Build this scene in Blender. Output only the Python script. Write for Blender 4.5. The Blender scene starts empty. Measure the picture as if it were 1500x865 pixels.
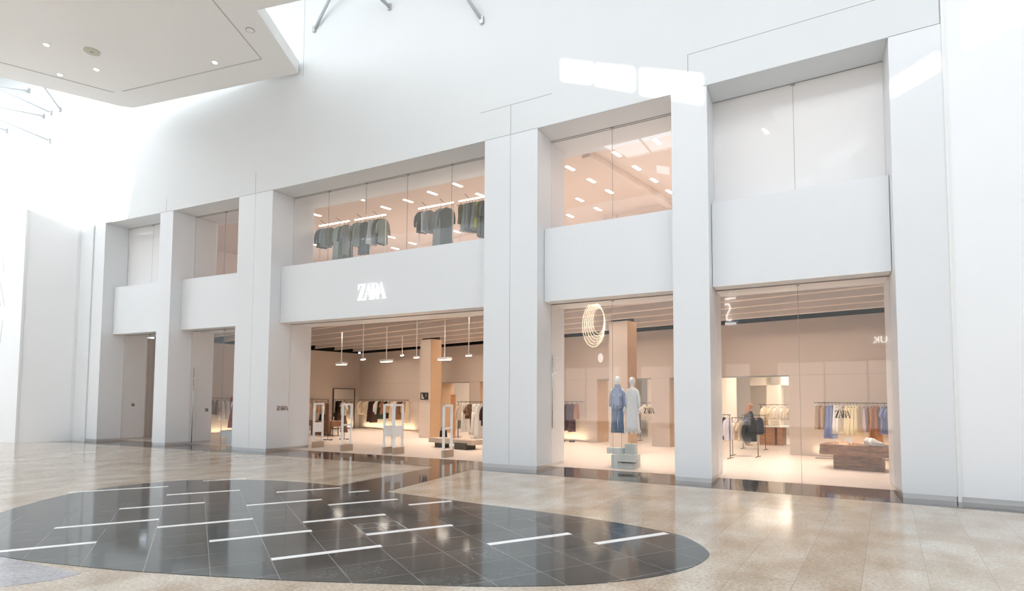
import bpy, bmesh, math, random
from mathutils import Vector, Matrix
R_ = random.Random(7)
SC = bpy.context.scene
COL = SC.collection
PI = math.pi

# ------------------------------------------------------------------ frames
def bend(x):                       # the front wall is a shallow concave arc
    return -0.0022 * (x + 13) ** 2
AL = 0.22724                       # the shop interior is turned against the front
CU, SU = math.cos(AL), math.sin(AL)
def uv(u, n, z=0.0):               # shop frame -> world
    return Vector((u * CU + n * SU, -u * SU + n * CU, z))

# ------------------------------------------------------------------ materials
MATS = {}
def nodes(name):
    m = bpy.data.materials.new(name); m.use_nodes = True
    nt = m.node_tree; b = nt.nodes['Principled BSDF']
    MATS[name] = m
    return m, nt, b
def N(nt, t, **kw):
    n = nt.nodes.new(t)
    for k, v in kw.items(): setattr(n, k, v)
    return n
def plain(name, col, rough=0.6, var=0.04, scale=6.0, metal=0.0, spec=0.5, bump=0.0):
    m, nt, b = nodes(name)
    tc = N(nt, 'ShaderNodeTexCoord'); no = N(nt, 'ShaderNodeTexNoise'); no.inputs['Scale'].default_value = scale
    no.inputs['Detail'].default_value = 4
    nt.links.new(tc.outputs['Object'], no.inputs['Vector'])
    mx = N(nt, 'ShaderNodeMix', data_type='RGBA')
    c = col
    mx.inputs[6].default_value = (*[max(0, x * (1 - var)) for x in c], 1)
    mx.inputs[7].default_value = (*[min(1, x * (1 + var)) for x in c], 1)
    nt.links.new(no.outputs['Fac'], mx.inputs[0]); nt.links.new(mx.outputs[2], b.inputs['Base Color'])
    b.inputs['Roughness'].default_value = rough; b.inputs['Metallic'].default_value = metal
    b.inputs['Specular IOR Level'].default_value = spec
    if bump:
        bp = N(nt, 'ShaderNodeBump'); bp.inputs['Strength'].default_value = bump; bp.inputs['Distance'].default_value = 0.01
        nt.links.new(no.outputs['Fac'], bp.inputs['Height']); nt.links.new(bp.outputs['Normal'], b.inputs['Normal'])
    return m
def emit(name, col, s):
    m = bpy.data.materials.new(name); m.use_nodes = True; nt = m.node_tree
    for n in list(nt.nodes): nt.nodes.remove(n)
    e = N(nt, 'ShaderNodeEmission'); e.inputs['Color'].default_value = (*col, 1); e.inputs['Strength'].default_value = s
    o = N(nt, 'ShaderNodeOutputMaterial'); nt.links.new(e.outputs[0], o.inputs[0]); MATS[name] = m
    return m
def glassmat(name, haze=0.0, boost=1.0, tint=(1, 1, 1)):
    m = bpy.data.materials.new(name); m.use_nodes = True; nt = m.node_tree; MATS[name] = m
    for n in list(nt.nodes): nt.nodes.remove(n)
    L = nt.links.new
    ge = N(nt, 'ShaderNodeNewGeometry')
    dot = N(nt, 'ShaderNodeVectorMath', operation='DOT_PRODUCT'); L(ge.outputs['Normal'], dot.inputs[0]); L(ge.outputs['Incoming'], dot.inputs[1])
    ab = N(nt, 'ShaderNodeMath', operation='ABSOLUTE'); L(dot.outputs['Value'], ab.inputs[0])
    om = N(nt, 'ShaderNodeMath', operation='SUBTRACT'); om.inputs[0].default_value = 1; L(ab.outputs[0], om.inputs[1])
    pw = N(nt, 'ShaderNodeMath', operation='POWER'); L(om.outputs[0], pw.inputs[0]); pw.inputs[1].default_value = 5
    ma = N(nt, 'ShaderNodeMath', operation='MULTIPLY_ADD'); L(pw.outputs[0], ma.inputs[0]); ma.inputs[1].default_value = .96; ma.inputs[2].default_value = .045 * boost
    ma.use_clamp = True
    tr = N(nt, 'ShaderNodeBsdfTransparent'); tr.inputs[0].default_value = (*tint, 1)
    gl = N(nt, 'ShaderNodeBsdfGlossy'); gl.inputs['Roughness'].default_value = 0.0
    mx = N(nt, 'ShaderNodeMixShader'); L(ma.outputs[0], mx.inputs[0]); L(tr.outputs[0], mx.inputs[1]); L(gl.outputs[0], mx.inputs[2])
    out = N(nt, 'ShaderNodeOutputMaterial'); last = mx
    if haze:
        df = N(nt, 'ShaderNodeBsdfDiffuse'); df.inputs[0].default_value = (.97, .98, .99, 1)
        tl = N(nt, 'ShaderNodeBsdfTranslucent'); tl.inputs[0].default_value = (.95, .93, .9, 1)
        m1 = N(nt, 'ShaderNodeMixShader'); m1.inputs[0].default_value = .18; L(df.outputs[0], m1.inputs[1]); L(tl.outputs[0], m1.inputs[2])
        m2 = N(nt, 'ShaderNodeMixShader'); m2.inputs[0].default_value = haze; L(mx.outputs[0], m2.inputs[1]); L(m1.outputs[0], m2.inputs[2]); last = m2
    L(last.outputs[0], out.inputs[0])
    return m

def granite(name, c1, c2, c3, brick_w, brick_h, rot, mortar, rough, msize=.004, off=(0, 0), spec=.5, offs=.5, speck=24):
    m, nt, b = nodes(name); L = nt.links.new
    tc = N(nt, 'ShaderNodeTexCoord'); mp = N(nt, 'ShaderNodeMapping'); L(tc.outputs['Object'], mp.inputs[0])
    mp.inputs['Rotation'].default_value = (0, 0, rot); mp.inputs['Location'].default_value = (off[0], off[1], 0)
    br = N(nt, 'ShaderNodeTexBrick'); L(mp.outputs[0], br.inputs['Vector'])
    br.offset = offs
    br.inputs['Scale'].default_value = 1; br.inputs['Brick Width'].default_value = brick_w; br.inputs['Row Height'].default_value = brick_h
    br.inputs['Mortar Size'].default_value = msize; br.inputs['Mortar Smooth'].default_value = .3
    br.inputs['Color1'].default_value = (.35, .35, .35, 1); br.inputs['Color2'].default_value = (.75, .75, .75, 1); br.inputs['Mortar'].default_value = (.5, .5, .5, 1)
    n1 = N(nt, 'ShaderNodeTexNoise'); n1.inputs['Scale'].default_value = .9; n1.inputs['Detail'].default_value = 7; n1.inputs['Roughness'].default_value = .65
    n2 = N(nt, 'ShaderNodeTexNoise'); n2.inputs['Scale'].default_value = speck; n2.inputs['Detail'].default_value = 8; n2.inputs['Roughness'].default_value = .75
    m3 = N(nt, 'ShaderNodeMapping'); m3.inputs['Scale'].default_value = (1, 1.5, 1); L(mp.outputs[0], m3.inputs[0])
    n3 = N(nt, 'ShaderNodeTexNoise'); n3.inputs['Scale'].default_value = 1.1; n3.inputs['Detail'].default_value = 8; L(m3.outputs[0], n3.inputs['Vector'])
    L(tc.outputs['Object'], n1.inputs['Vector']); L(tc.outputs['Object'], n2.inputs['Vector'])
    a = N(nt, 'ShaderNodeMath', operation='MULTIPLY_ADD'); L(br.outputs['Color'], a.inputs[0]); a.inputs[1].default_value = .38; L(n3.outputs['Fac'], a.inputs[2])
    a2 = N(nt, 'ShaderNodeMath', operation='SUBTRACT'); L(a.outputs[0], a2.inputs[0]); a2.inputs[1].default_value = .22
    cr = N(nt, 'ShaderNodeValToRGB'); L(a2.outputs[0], cr.inputs[0])
    e = cr.color_ramp.elements; e[0].position = .28; e[0].color = (*c1, 1); e[1].position = .75; e[1].color = (*c3, 1)
    x = e.new(.5); x.color = (*c2, 1)
    sp = N(nt, 'ShaderNodeMapRange'); L(n2.outputs['Fac'], sp.inputs[0]); sp.inputs[1].default_value = .3; sp.inputs[2].default_value = .7; sp.inputs[3].default_value = .55; sp.inputs[4].default_value = 1.22
    mu = N(nt, 'ShaderNodeMix', data_type='RGBA', blend_type='MULTIPLY'); mu.inputs[0].default_value = 1
    L(cr.outputs[0], mu.inputs[6]); L(sp.outputs[0], mu.inputs[7])
    mo = N(nt, 'ShaderNodeMix', data_type='RGBA'); L(br.outputs['Fac'], mo.inputs[0]); L(mu.outputs[2], mo.inputs[6]); mo.inputs[7].default_value = (*mortar, 1)
    L(mo.outputs[2], b.inputs['Base Color'])
    rr = N(nt, 'ShaderNodeMapRange'); L(n1.outputs['Fac'], rr.inputs[0]); rr.inputs[3].default_value = rough * .7; rr.inputs[4].default_value = rough * 1.3
    L(rr.outputs[0], b.inputs['Roughness']); b.inputs['Specular IOR Level'].default_value = spec
    return m
def woodmat(name, c1, c2, rough=.45):
    m, nt, b = nodes(name); L = nt.links.new
    tc = N(nt, 'ShaderNodeTexCoord'); mp = N(nt, 'ShaderNodeMapping'); mp.inputs['Scale'].default_value = (1.2, 9, 9); L(tc.outputs['Object'], mp.inputs[0])
    n = N(nt, 'ShaderNodeTexNoise'); n.inputs['Scale'].default_value = 2.2; n.inputs['Detail'].default_value = 8; n.inputs['Distortion'].default_value = 1.2; L(mp.outputs[0], n.inputs['Vector'])
    cr = N(nt, 'ShaderNodeValToRGB'); cr.color_ramp.elements[0].color = (*c1, 1); cr.color_ramp.elements[1].color = (*c2, 1)
    cr.color_ramp.elements[0].position = .35; cr.color_ramp.elements[1].position = .68
    L(n.outputs['Fac'], cr.inputs[0]); L(cr.outputs[0], b.inputs['Base Color']); b.inputs['Roughness'].default_value = rough
    return m
def cloth(name, col, pat=None):
    if name in MATS: return MATS[name]
    m, nt, b = nodes(name); L = nt.links.new
    tc = N(nt, 'ShaderNodeTexCoord'); n = N(nt, 'ShaderNodeTexNoise'); n.inputs['Scale'].default_value = 9 if not pat else pat[1]
    n.inputs['Detail'].default_value = 3; L(tc.outputs['Object'], n.inputs['Vector'])
    cr = N(nt, 'ShaderNodeValToRGB'); L(n.outputs['Fac'], cr.inputs[0])
    if pat:
        cr.color_ramp.elements[0].color = (*col, 1); cr.color_ramp.elements[1].color = (*pat[0], 1)
        cr.color_ramp.elements[0].position = .45; cr.color_ramp.elements[1].position = .52
    else:
        cr.color_ramp.elements[0].color = (*[x * .88 for x in col], 1); cr.color_ramp.elements[1].color = (*[min(1, x * 1.1) for x in col], 1)
    L(cr.outputs[0], b.inputs['Base Color']); b.inputs['Roughness'].default_value = .85; b.inputs['Specular IOR Level'].default_value = .2
    return m

M_wall = plain('white plaster', (.76, .78, .79), .55, .015, .7)
M_pil = plain('white coated panel', (.80, .815, .835), .32, .015, .8)
M_wing = plain('white hoarding board', (.90, .91, .93), .5, .01, .5)
M_joint = plain('grey joint', (.33, .33, .33), .8, .05)
M_greyl = plain('soft grey joint', (.50, .49, .47), .8, .05)
M_plinth = plain('brushed steel plinth', (.62, .64, .66), .28, .06, 3, metal=.75)
M_ceilw = plain('mall ceiling paint', (.93, .92, .90), .8, .01, .5)
M_floor = granite('beige granite slabs', (.47, .37, .275), (.59, .50, .40), (.70, .645, .56), 1.25, .62, math.radians(-84), (.30, .27, .24), .13, msize=.0035)
M_dark = granite('dark slate slabs', (.045, .056, .058), (.072, .086, .088), (.115, .13, .133), .665, .658, math.radians(-56.2), (.26, .26, .25), .09, msize=.005, spec=.5, off=(0.0, -.18), speck=14, offs=0)
M_strip = plain('white stone strip', (.92, .92, .91), .2, .04, 8)
M_brown = granite('dark polished border', (.05, .045, .045), (.075, .065, .062), (.11, .095, .09), 1.2, .9, 0, (.08, .07, .07), .06, msize=.002)
M_shopfloor = plain('pale shop floor', (.72, .635, .57), .32, .03, 2)
M_beige = plain('beige shop wall', (.53, .455, .395), .6, .03, 1.2)
M_beigelo = plain('light beige shop wall', (.60, .52, .455), .6, .03, 1.2)
M_warmtint = plain('warm light tint', (.52, .35, .22), .6, .04, 2)  # tan tint painted for warm shop light on side faces
M_baf = plain('ceiling baffle', (.62, .56, .52), .7, .03, 2)
M_bafedge = plain('ceiling baffle edge', (.86, .76, .67), .6, .02, 2)
M_black = plain('black recess', (.006, .006, .006), .9, .1)
M_peach = plain('upper shop ceiling', (.80, .69, .62), .8, .01, 1)
M_room = plain('back room wall', (.88, .80, .70), .7, .02, 1)
M_white = plain('white lacquer', (.86, .86, .85), .35, .01)
M_mann = plain('white mannequin', (.84, .83, .82), .3, .01)
M_metal = plain('dark bronze rail', (.06, .045, .035), .4, .05, metal=.6)
M_rod = plain('pale rail metal', (.75, .68, .6), .3, .02, metal=.5)
M_steel = plain('steel', (.55, .55, .55), .25, .03, metal=.9)
M_pend = plain('white pendant metal', (.85, .83, .8), .4, .02)
M_gateb = plain('gate base cover', (.42, .33, .26), .35, .05, metal=.2)
M_ped = plain('grey green block', (.50, .55, .54), .5, .05, 3)
M_stone = plain('dark rough stone', (.085, .075, .06), .8, .25, 9, bump=.6)
M_travert = plain('travertine slab', (.50, .41, .33), .5, .12, 5)
M_wood = woodmat('walnut', (.14, .065, .035), (.30, .155, .09))
M_woodo = woodmat('orange oak', (.42, .19, .08), (.56, .28, .13))
M_mirror = plain('mirror glass', (.9, .9, .88), .02, 0, metal=1.0)
M_skin = plain('skin', (.62, .40, .29), .55, .03)
M_hair = plain('auburn hair', (.38, .15, .05), .6, .2, 20)
M_glass = glassmat('shop window glass', 0, 1.35)
M_glasshaze = glassmat('milky window film', .80, 3.0)  # white haze mixed into the panes in place of bright reflections
M_sky = emit('skylight panel', (.88, .94, 1.0), 3.25)
M_fillpane = emit('added fill panel', (1, .96, .93), 1.15)
M_led = emit('warm led', (1, .88, .74), 9)
M_ledroom = emit('warm downlight', (1, .9, .78), 12)
M_neon = emit('warm neon', (1, .80, .58), 12)
M_neonw = emit('white sign light', (1, .98, .94), 5)
M_down = emit('downlight', (1, .97, .9), 14)
M_decal = plain('dark bronze lettering', (.03, .02, .015), .5, .02)
M_sign = emit('lit white sign letter', (1, 1, 1), 1.0)
M_signface = plain('white sign face', (.95, .95, .95), .4, .0)
M_grey = plain('pale grey print', (.70, .70, .72), .7, .02)

# ------------------------------------------------------------------ mesh kit
class MB:
    def __init__(s): s.v = []; s.f = []; s.mi = []
    def add(s, vs, fs, mi=0):
        o = len(s.v); s.v += [Vector(v) for v in vs]; s.f += [tuple(i + o for i in f) for f in fs]; s.mi += [mi] * len(fs)
    def box(s, x0, x1, y0, y1, z0, z1, xf=None, mi=0, nx=1):
        xs = [x0 + (x1 - x0) * i / nx for i in range(nx + 1)]
        v = []; f = []
        for x in xs: v += [(x, y0, z0), (x, y1, z0), (x, y1, z1), (x, y0, z1)]
        for i in range(nx):
            a = 4 * i; b = a + 4
            f += [(a, a + 1, b + 1, b)[::-1], (a + 1, a + 2, b + 2, b + 1)[::-1], (a + 2, a + 3, b + 3, b + 2)[::-1], (a + 3, a, b, b + 3)[::-1]]
        e = 4 * nx
        f += [(0, 1, 2, 3)[::-1], (e, e + 1, e + 2, e + 3)]
        if xf: v = [xf(Vector(p)) for p in v]
        s.add(v, f, mi)
    def poly(s, pts, z0, z1, mi=0):
        n = len(pts); v = [(p[0], p[1], z0) for p in pts] + [(p[0], p[1], z1) for p in pts]
        f = [tuple(range(n))[::-1], tuple(range(n, 2 * n))] + [(i, (i + 1) % n, n + (i + 1) % n, n + i) for i in range(n)]
        s.add(v, f, mi)
    def tube(s, pts, r, n=8, cap=True, mi=0, ry=None):
        pts = [Vector(p) for p in pts]; k = len(pts)
        rs = r if isinstance(r, (list, tuple)) else [r] * k
        v = []; f = []; up = None
        for i, p in enumerate(pts):
            t = (pts[min(i + 1, k - 1)] - pts[max(i - 1, 0)]).normalized()
            if up is None:
                a = Vector((0, 0, 1)) if abs(t.z) < .9 else Vector((0, 1, 0))
                up = (a - t * a.dot(t)).normalized()
            else: up = (up - t * up.dot(t)).normalized()
            sd = t.cross(up)
            for j in range(n):
                an = 2 * PI * j / n
                v.append(p + (up * math.cos(an) + sd * math.sin(an) * (ry or 1)) * rs[i])
        for i in range(k - 1):
            for j in range(n):
                f.append((i * n + j, i * n + (j + 1) % n, (i + 1) * n + (j + 1) % n, (i + 1) * n + j))
        if cap: f += [tuple(range(n))[::-1], tuple(range((k - 1) * n, k * n))]
        s.add(v, f, mi)
    def loft(s, rings, cap=True, mi=0):
        n = len(rings[0]); v = [p for r in rings for p in r]; f = []
        for i in range(len(rings) - 1):
            for j in range(n): f.append((i * n + j, i * n + (j + 1) % n, (i + 1) * n + (j + 1) % n, (i + 1) * n + j))
        if cap: f += [tuple(range(n))[::-1], tuple(range((len(rings) - 1) * n, len(rings) * n))]
        s.add(v, f, mi)
    def mesh(s, name, mats, smooth=False, bev=0):
        me = bpy.data.meshes.new(name); me.from_pydata([tuple(v) for v in s.v], [], s.f)
        mats = mats if isinstance(mats, (list, tuple)) else [mats]
        for m in mats: me.materials.append(m)
        for p, i in zip(me.polygons, s.mi): p.material_index = i
        bm = bmesh.new(); bm.from_mesh(me); bmesh.ops.recalc_face_normals(bm, faces=bm.faces)
        if bev:
            es = [e for e in bm.edges if len(e.link_faces) == 2 and e.calc_face_angle(0) > .6]
            bmesh.ops.bevel(bm, geom=es, offset=bev, segments=2, affect='EDGES', clamp_overlap=True)
        bm.to_mesh(me); bm.free()
        if smooth: me.polygons.foreach_set('use_smooth', [True] * len(me.polygons))
        return me
    def build(s, name, mats, parent=None, smooth=False, bev=0, loc=None, rz=0):
        o = bpy.data.objects.new(name, s.mesh(name, mats, smooth, bev)); COL.objects.link(o)
        if parent: o.parent = parent
        if loc is not None: o.location = loc
        if rz: o.rotation_euler = (0, 0, rz)
        return o
def tag(o, label, cat, group=None, kind=None):
    if label: o['label'] = label
    if cat: o['category'] = cat
    if group: o['group'] = group
    if kind: o['kind'] = kind
    return o
def struct(o, label=None):
    o['kind'] = 'structure'
    if label: o['label'] = label
    return o
def thing(name, loc, rz, label, cat, group=None):
    o = bpy.data.objects.new(name, None); o.empty_display_size = .1; COL.objects.link(o)
    o.location = loc; o.rotation_euler = (0, 0, rz); tag(o, label, cat, group); return o
def copy_tree(o, parent=None):
    c = o.copy(); COL.objects.link(c)
    if parent: c.parent = parent
    for ch in list(o.children): copy_tree(ch, c)
    return c
def BB(p):                      # warp front-wall geometry onto the arc
    return Vector((p.x, p.y + bend(p.x), p.z))
def UVX(p): return uv(p.x, p.y, p.z)

# ------------------------------------------------------------------ camera
yaw, pitch, roll = -0.4716, 0.0542, 0.0047
cyw, syw = math.cos(yaw), math.sin(yaw)
fw = Vector((syw, cyw, 0)); rt = Vector((cyw, -syw, 0)); up = Vector((0, 0, 1))
f2 = fw * math.cos(pitch) + up * math.sin(pitch); u2 = up * math.cos(pitch) - fw * math.sin(pitch)
r3 = rt * math.cos(roll) + u2 * math.sin(roll); u3 = u2 * math.cos(roll) - rt * math.sin(roll)
cam = bpy.data.cameras.new('camera'); co = bpy.data.objects.new('camera', cam); COL.objects.link(co)
mt = Matrix((r3, u3, -f2)).transposed().to_4x4(); mt.translation = Vector((0, -14.641, 2.0)); co.matrix_world = mt
cam.sensor_fit = 'HORIZONTAL'; cam.sensor_width = 36; cam.lens = 836.78 * 36 / 1500
cam.shift_x = (750 - 755.9) / 1500; cam.shift_y = (537.37 - 432.5) / 1500
cam.clip_end = 300
SC.camera = co

# ------------------------------------------------------------------ mall floor
XL, XR, YB = -46.0, 12.0, -21.0
b = MB(); b.box(XL, XR, YB - 3, 1.0, -.3, 0); o = b.build('floor', M_floor); struct(o, 'beige granite mall floor with a glossy finish')
b = MB()
b.box(XL + 14, XR, -.82, 1.05, -.1, .003, BB, nx=60)
o = b.build('trim_1', M_brown); struct(o, 'dark polished stone border running along the shop front')
b = MB(); b.poly([(-9.66, -.75), (-9.52, -4.9), (-8.0, -5.25), (-8.42, -.75)], -.1, .005)
o = b.build('trim_2', M_brown); struct(o, 'dark stone band joining the border to the curved floor inlay')
ub = [(-1.2, -6.72), (-1.37, -6.37), (-1.67, -6.0), (-2.11, -5.78), (-2.82, -5.58), (-4.13, -5.36), (-5.58, -5.23), (-6.6, -5.11), (-7.9, -4.98), (-8.98, -4.86), (-9.88, -4.82), (-10.7, -4.86), (-11.46, -4.99), (-12.38, -5.32), (-13.05, -5.75), (-13.5, -6.27), (-13.68, -6.95), (-13.65, -7.7), (-13.4, -8.4), (-12.95, -9.1), (-12.3, -9.87), (-11.5, -10.5), (-10.4, -10.95), (-8.99, -11.1)]
lb = [(-7.69, -10.88), (-6.73, -10.64), (-5.68, -10.31), (-4.89, -10.03), (-3.84, -9.6), (-3.16, -9.31), (-2.53, -8.96), (-2.1, -8.65), (-1.63, -8.17), (-1.34, -7.7), (-1.21, -7.32), (-1.16, -6.97)]
def smooth_loop(p, k=6):
    n = len(p); out = []
    for i in range(n):
        a, b_, c, d = p[i - 1], p[i], p[(i + 1) % n], p[(i + 2) % n]
        for j in range(k):
            t = j / k
            out.append(tuple(.5 * ((2 * b_[q]) + (-a[q] + c[q]) * t + (2 * a[q] - 5 * b_[q] + 4 * c[q] - d[q]) * t * t + (-a[q] + 3 * b_[q] - 3 * c[q] + d[q]) * t ** 3) for q in (0, 1)))
    return out
b = MB(); b.poly(smooth_loop(ub + lb), -.1, .007)
inlay = b.build('trim_3', M_dark); struct(inlay, 'leaf-shaped dark slate inlay set in the beige floor')
# white strips: (row k, start, end) on the inlay's own turned grid
A5 = math.radians(56.2); cd, sd_ = math.cos(A5), math.sin(A5)
for c, d0, d1 in [(-6.84, -14.42, -12.65), (-5.55, -12.63, -11.3), (-7.41, -11.97, -11.05), (-4.9, -10.64, -9.33), (-4.26, -13.3, -11.97), (-3.58, -11.3, -9.97), (-2.92, -13.98, -12.64), (-2.26, -12.63, -11.3), (-1.6, -14.63, -13.3), (-.94, -11.95, -10.6), (.42, -11.3, -9.93), (-1.6, -10.62, -9.29), (-4.2, -9.31, -8.88), (-2.93, -9.97, -8.65), (-2.25, -8.65, -7.8), (-.3, -9.95, -8.6), (1.03, -8.63, -7.28), (1.69, -7.3, -6.0)]:
    c += .025; h = .056
    pts = [(d * cd + q * sd_, d * sd_ - q * cd) for d, q in ((d0, c - h), (d1, c - h), (d1, c + h), (d0, c + h))]
    b = MB(); b.poly(pts, 0, .0095); o = b.build('white_strip', M_strip, inlay)
b = MB(); b.poly([(-9.15, -11.12), (-8.2, -11.06), (-7.35, -11.02), (-7.35, -11.3), (-7.5, -11.55), (-7.7, -11.9), (-8.4, -12.4), (-9.6, -12.4)], -.1, .004)
o = b.build('trim_14', granite('lavender grey slabs', (.36, .35, .38), (.44, .43, .46), (.52, .52, .55), .6, .4, math.radians(-56), (.25, .25, .26), .15)); struct(o, 'patch of pale lavender-grey slabs beside the dark inlay')
# access cover outline on the inlay
b = MB()
def gridline(c0, d0, c1, d1, w=.008):
    P = lambda c, d: Vector((d * cd + c * sd_, d * sd_ - c * cd, 0))
    a, e = P(c0, d0), P(c1, d1); n = (e - a).normalized().cross(Vector((0, 0, 1))) * w
    b.poly([(a - n)[:2], (e - n)[:2], (e + n)[:2], (a + n)[:2]], 0, .009)
for q in ((-1.0, -9.95, -1.0, -9.3), (-.36, -9.95, -.36, -9.3), (-1.0, -9.95, -.36, -9.95), (-1.0, -9.3, -.36, -9.3), (-.68, -9.95, -.68, -9.3), (-1.0, -9.62, -.36, -9.62)): gridline(*q)
b.build('access_cover_frame', M_joint, inlay)

# ------------------------------------------------------------------ front wall
ZT, B1, B0, DB, DG, DD = 9.763, 6.931, 4.798, .4745, 1.0015, 2.02
PX = [(-28.70, -27.96), (-24.258, -23.443), (-19.536, -17.714), (-8.535, -6.763), (-2.949, -2.07), (1.692, 2.60)]
ordn = ['leftmost', 'second from the left', 'third from the left, wide with a centre joint', 'wide centre', 'second from the right', 'rightmost']
where = ['beside the white hoarding', 'between the two narrow left bays', 'left of the shop entrance', 'right of the shop entrance', 'between the mannequin window and the walnut table window', 'at the right end of the shop front']
for i, (a, c) in enumerate(PX):
    t = thing('facade_pillar', (0, 0, 0), 0, f'{ordn[i]} white pillar {where[i]}', 'pillar', 'pillars of the shop front')
    b = MB(); mids = [a, c] if i not in (2, 3) else [a, (a + c) / 2, c]
    for k in range(len(mids) - 1):
        l, r = mids[k] + (.006 if k else 0), mids[k + 1] - (.006 if k + 2 < len(mids) else 0)
        b.box(l, r, 0, DG - .008, .10, ZT - .008, BB)
        b.box(l, r, DG + .008, DD, .10, ZT - .008, BB)
    b.box(a + .02, c - .02, .02, DD - .02, .05, ZT - .002, BB, mi=1)
    b.build('shaft', [M_pil, M_joint], t)
    b = MB(); b.box(a + .012, c - .012, .012, DD - .01, 0, .105, BB); b.build('plinth', M_plinth, t)
# wall above the openings
WTOP = 18.5
b = MB(); b.box(-29.6, 2.6, 0, 2.3, ZT, WTOP, BB, nx=66)
b.box(XL, -29.6, 0, 2.3, 10.12, WTOP, BB, nx=20)
o = b.build('wall_front', M_wall); struct(o, 'tall curved white wall above the shop openings')
b = MB(); b.box(2.66, XR, 0, 2.3, .105, WTOP, BB, nx=20); o = b.build('wall_right', M_wing); struct(o, 'plain white wall right of the shop front')
b = MB(); b.box(2.66, XR, .03, 2.2, 0, .105, BB, nx=20); o = b.build('baseboard_right', M_plinth); struct(o)
b = MB(); b.box(2.60, 2.66, -.035, 2.2, 0, WTOP, BB); o = b.build('trim_4', M_white); struct(o, 'slim white cover strip beside the rightmost pillar')
# header panels with fine joints
b = MB()
def vj(x, z0, z1): b.box(x - .007, x + .007, -.003, .01, z0, z1, BB)
def hj(x0, x1, z): b.box(x0, x1, -.003, .01, z - .006, z + .006, BB, nx=max(1, int((x1 - x0) / .5)))
vj(-18.65, ZT, 10.6); vj(-7.65, ZT, 10.66); vj(-2.52, ZT, 10.67); vj(-23.9, ZT, 10.3)
hj(-8.7, -6.3, 10.66); hj(-2.52, 2.58, 10.67); vj(-16.31, 10.9 + 2.9, WTOP)
for a, c in PX: hj(a, c, ZT)
vj(-28.2, ZT, 10.5); vj(2.59, ZT, WTOP)
o = b.build('trim_5', M_joint); struct(o, 'thin shadow joints between the white wall panels')
# beams between the pillars
bl = ['white band over the leftmost narrow window', 'white band over the second narrow window from the left', 'long white band over the entrance with the shop name on it', 'white band over the mannequin window', 'white band over the window with the walnut table']
GAPS = [(PX[i][1], PX[i + 1][0]) for i in range(5)]
for i, (a, c) in enumerate(GAPS):
    b = MB(); nx = max(2, int((c - a) / .6))
    b.box(a + .012, c - .012, DB, DD, B0, B1, BB, nx=nx)
    o = b.build('facade_beam', M_pil, bev=0); tag(o, bl[i], 'beam', 'bands between the pillars')
    # soffit in the shade over each upper window is the wall itself; glass tracks
    b = MB()
    b.box(a, c, DG - .04, DG - .02, ZT - .012, ZT + .002, BB, nx=nx); b.box(a, c, DG + .06, DG + .08, ZT - .012, ZT + .002, BB, nx=nx)
    b.box(a, c, DG - .03, DG - .012, B0 - .012, B0 + .002, BB, nx=nx); b.box(a, c, DG + .06, DG + .08, B0 - .012, B0 + .002, BB, nx=nx)
    o = b.build('trim_%d' % (6 + i), M_joint); struct(o)

# window glass, pane by pane
def panes(n, xs, z0, z1, mat, label):
    root = bpy.data.objects.new('window_%d' % n, None); COL.objects.link(root); struct(root, label)
    for k in range(len(xs) - 1):
        b = MB(); b.box(xs[k] + .006, xs[k + 1] - .006, DG, DG + .012, z0, z1, BB); b.build('pane', mat, root)
    b = MB()
    for x in xs[1:-1]: b.box(x - .005, x + .005, DG - .001, DG + .013, z0, z1, BB)
    if len(xs) > 2: b.build('pane_joint', M_joint, root)
    for x in xs[1:-1]:
        b = MB(); b.box(x - .05, x + .05, DG - .03, DG + .03, z1 - .05, z1, BB); b.build('clip', M_steel, root)
    return root
up_ = [[-27.96, -26.25, -24.26], [-23.44, -21.6, -19.54], [-17.71, -15.91, -14.1, -12.25, -10.4, -8.54], [-6.76, -4.84, -2.95], [-2.07, -.17, 1.69]]
lw_ = [[-27.96, -26.25, -24.26], [-23.44, -21.48, -19.54], None, [-6.76, -4.86, -2.95], [-2.07, -.16, 1.69]]
wn = ['leftmost', 'second from left', 'entrance', 'mannequin', 'right end']
for i in range(5):
    panes(i + 1, up_[i], B1, ZT, M_glasshaze if i in (0, 4) else M_glass, 'upper glazing of the %s bay' % wn[i])
    if lw_[i]: panes(i + 6, lw_[i], .01, B0, M_glass, 'ground floor glazing of the %s bay' % wn[i])
# door pulls on the glass
def pull(x, z0, z1, label):
    y = DG + bend(x) - .07
    t = thing('door_pull', (x, y, 0), 0, label, 'handle')
    b = MB(); b.tube([(0, 0, z0), (0, 0, z1)], .016); b.build('grip_bar', M_steel, t, True)
    for f in (.03, .12, .21):
        zz = z1 - (z1 - z0) * f * 1.2
        b = MB(); b.tube([(0, .012, zz), (.0, .07, zz)], .014); b.build('bracket', M_steel, t, True)
        b = MB(); b.tube([(.018, -.005, zz), (.13, -.005, zz)], .02); b.build('stud', M_white, t, True)
pull(-6.69, 1.12, 3.27, 'tall steel bar handle on the glass beside the wide centre pillar')
pull(-23.15, .06, 3.23, 'tall steel bar handle on the glass of the second narrow bay')

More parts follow.
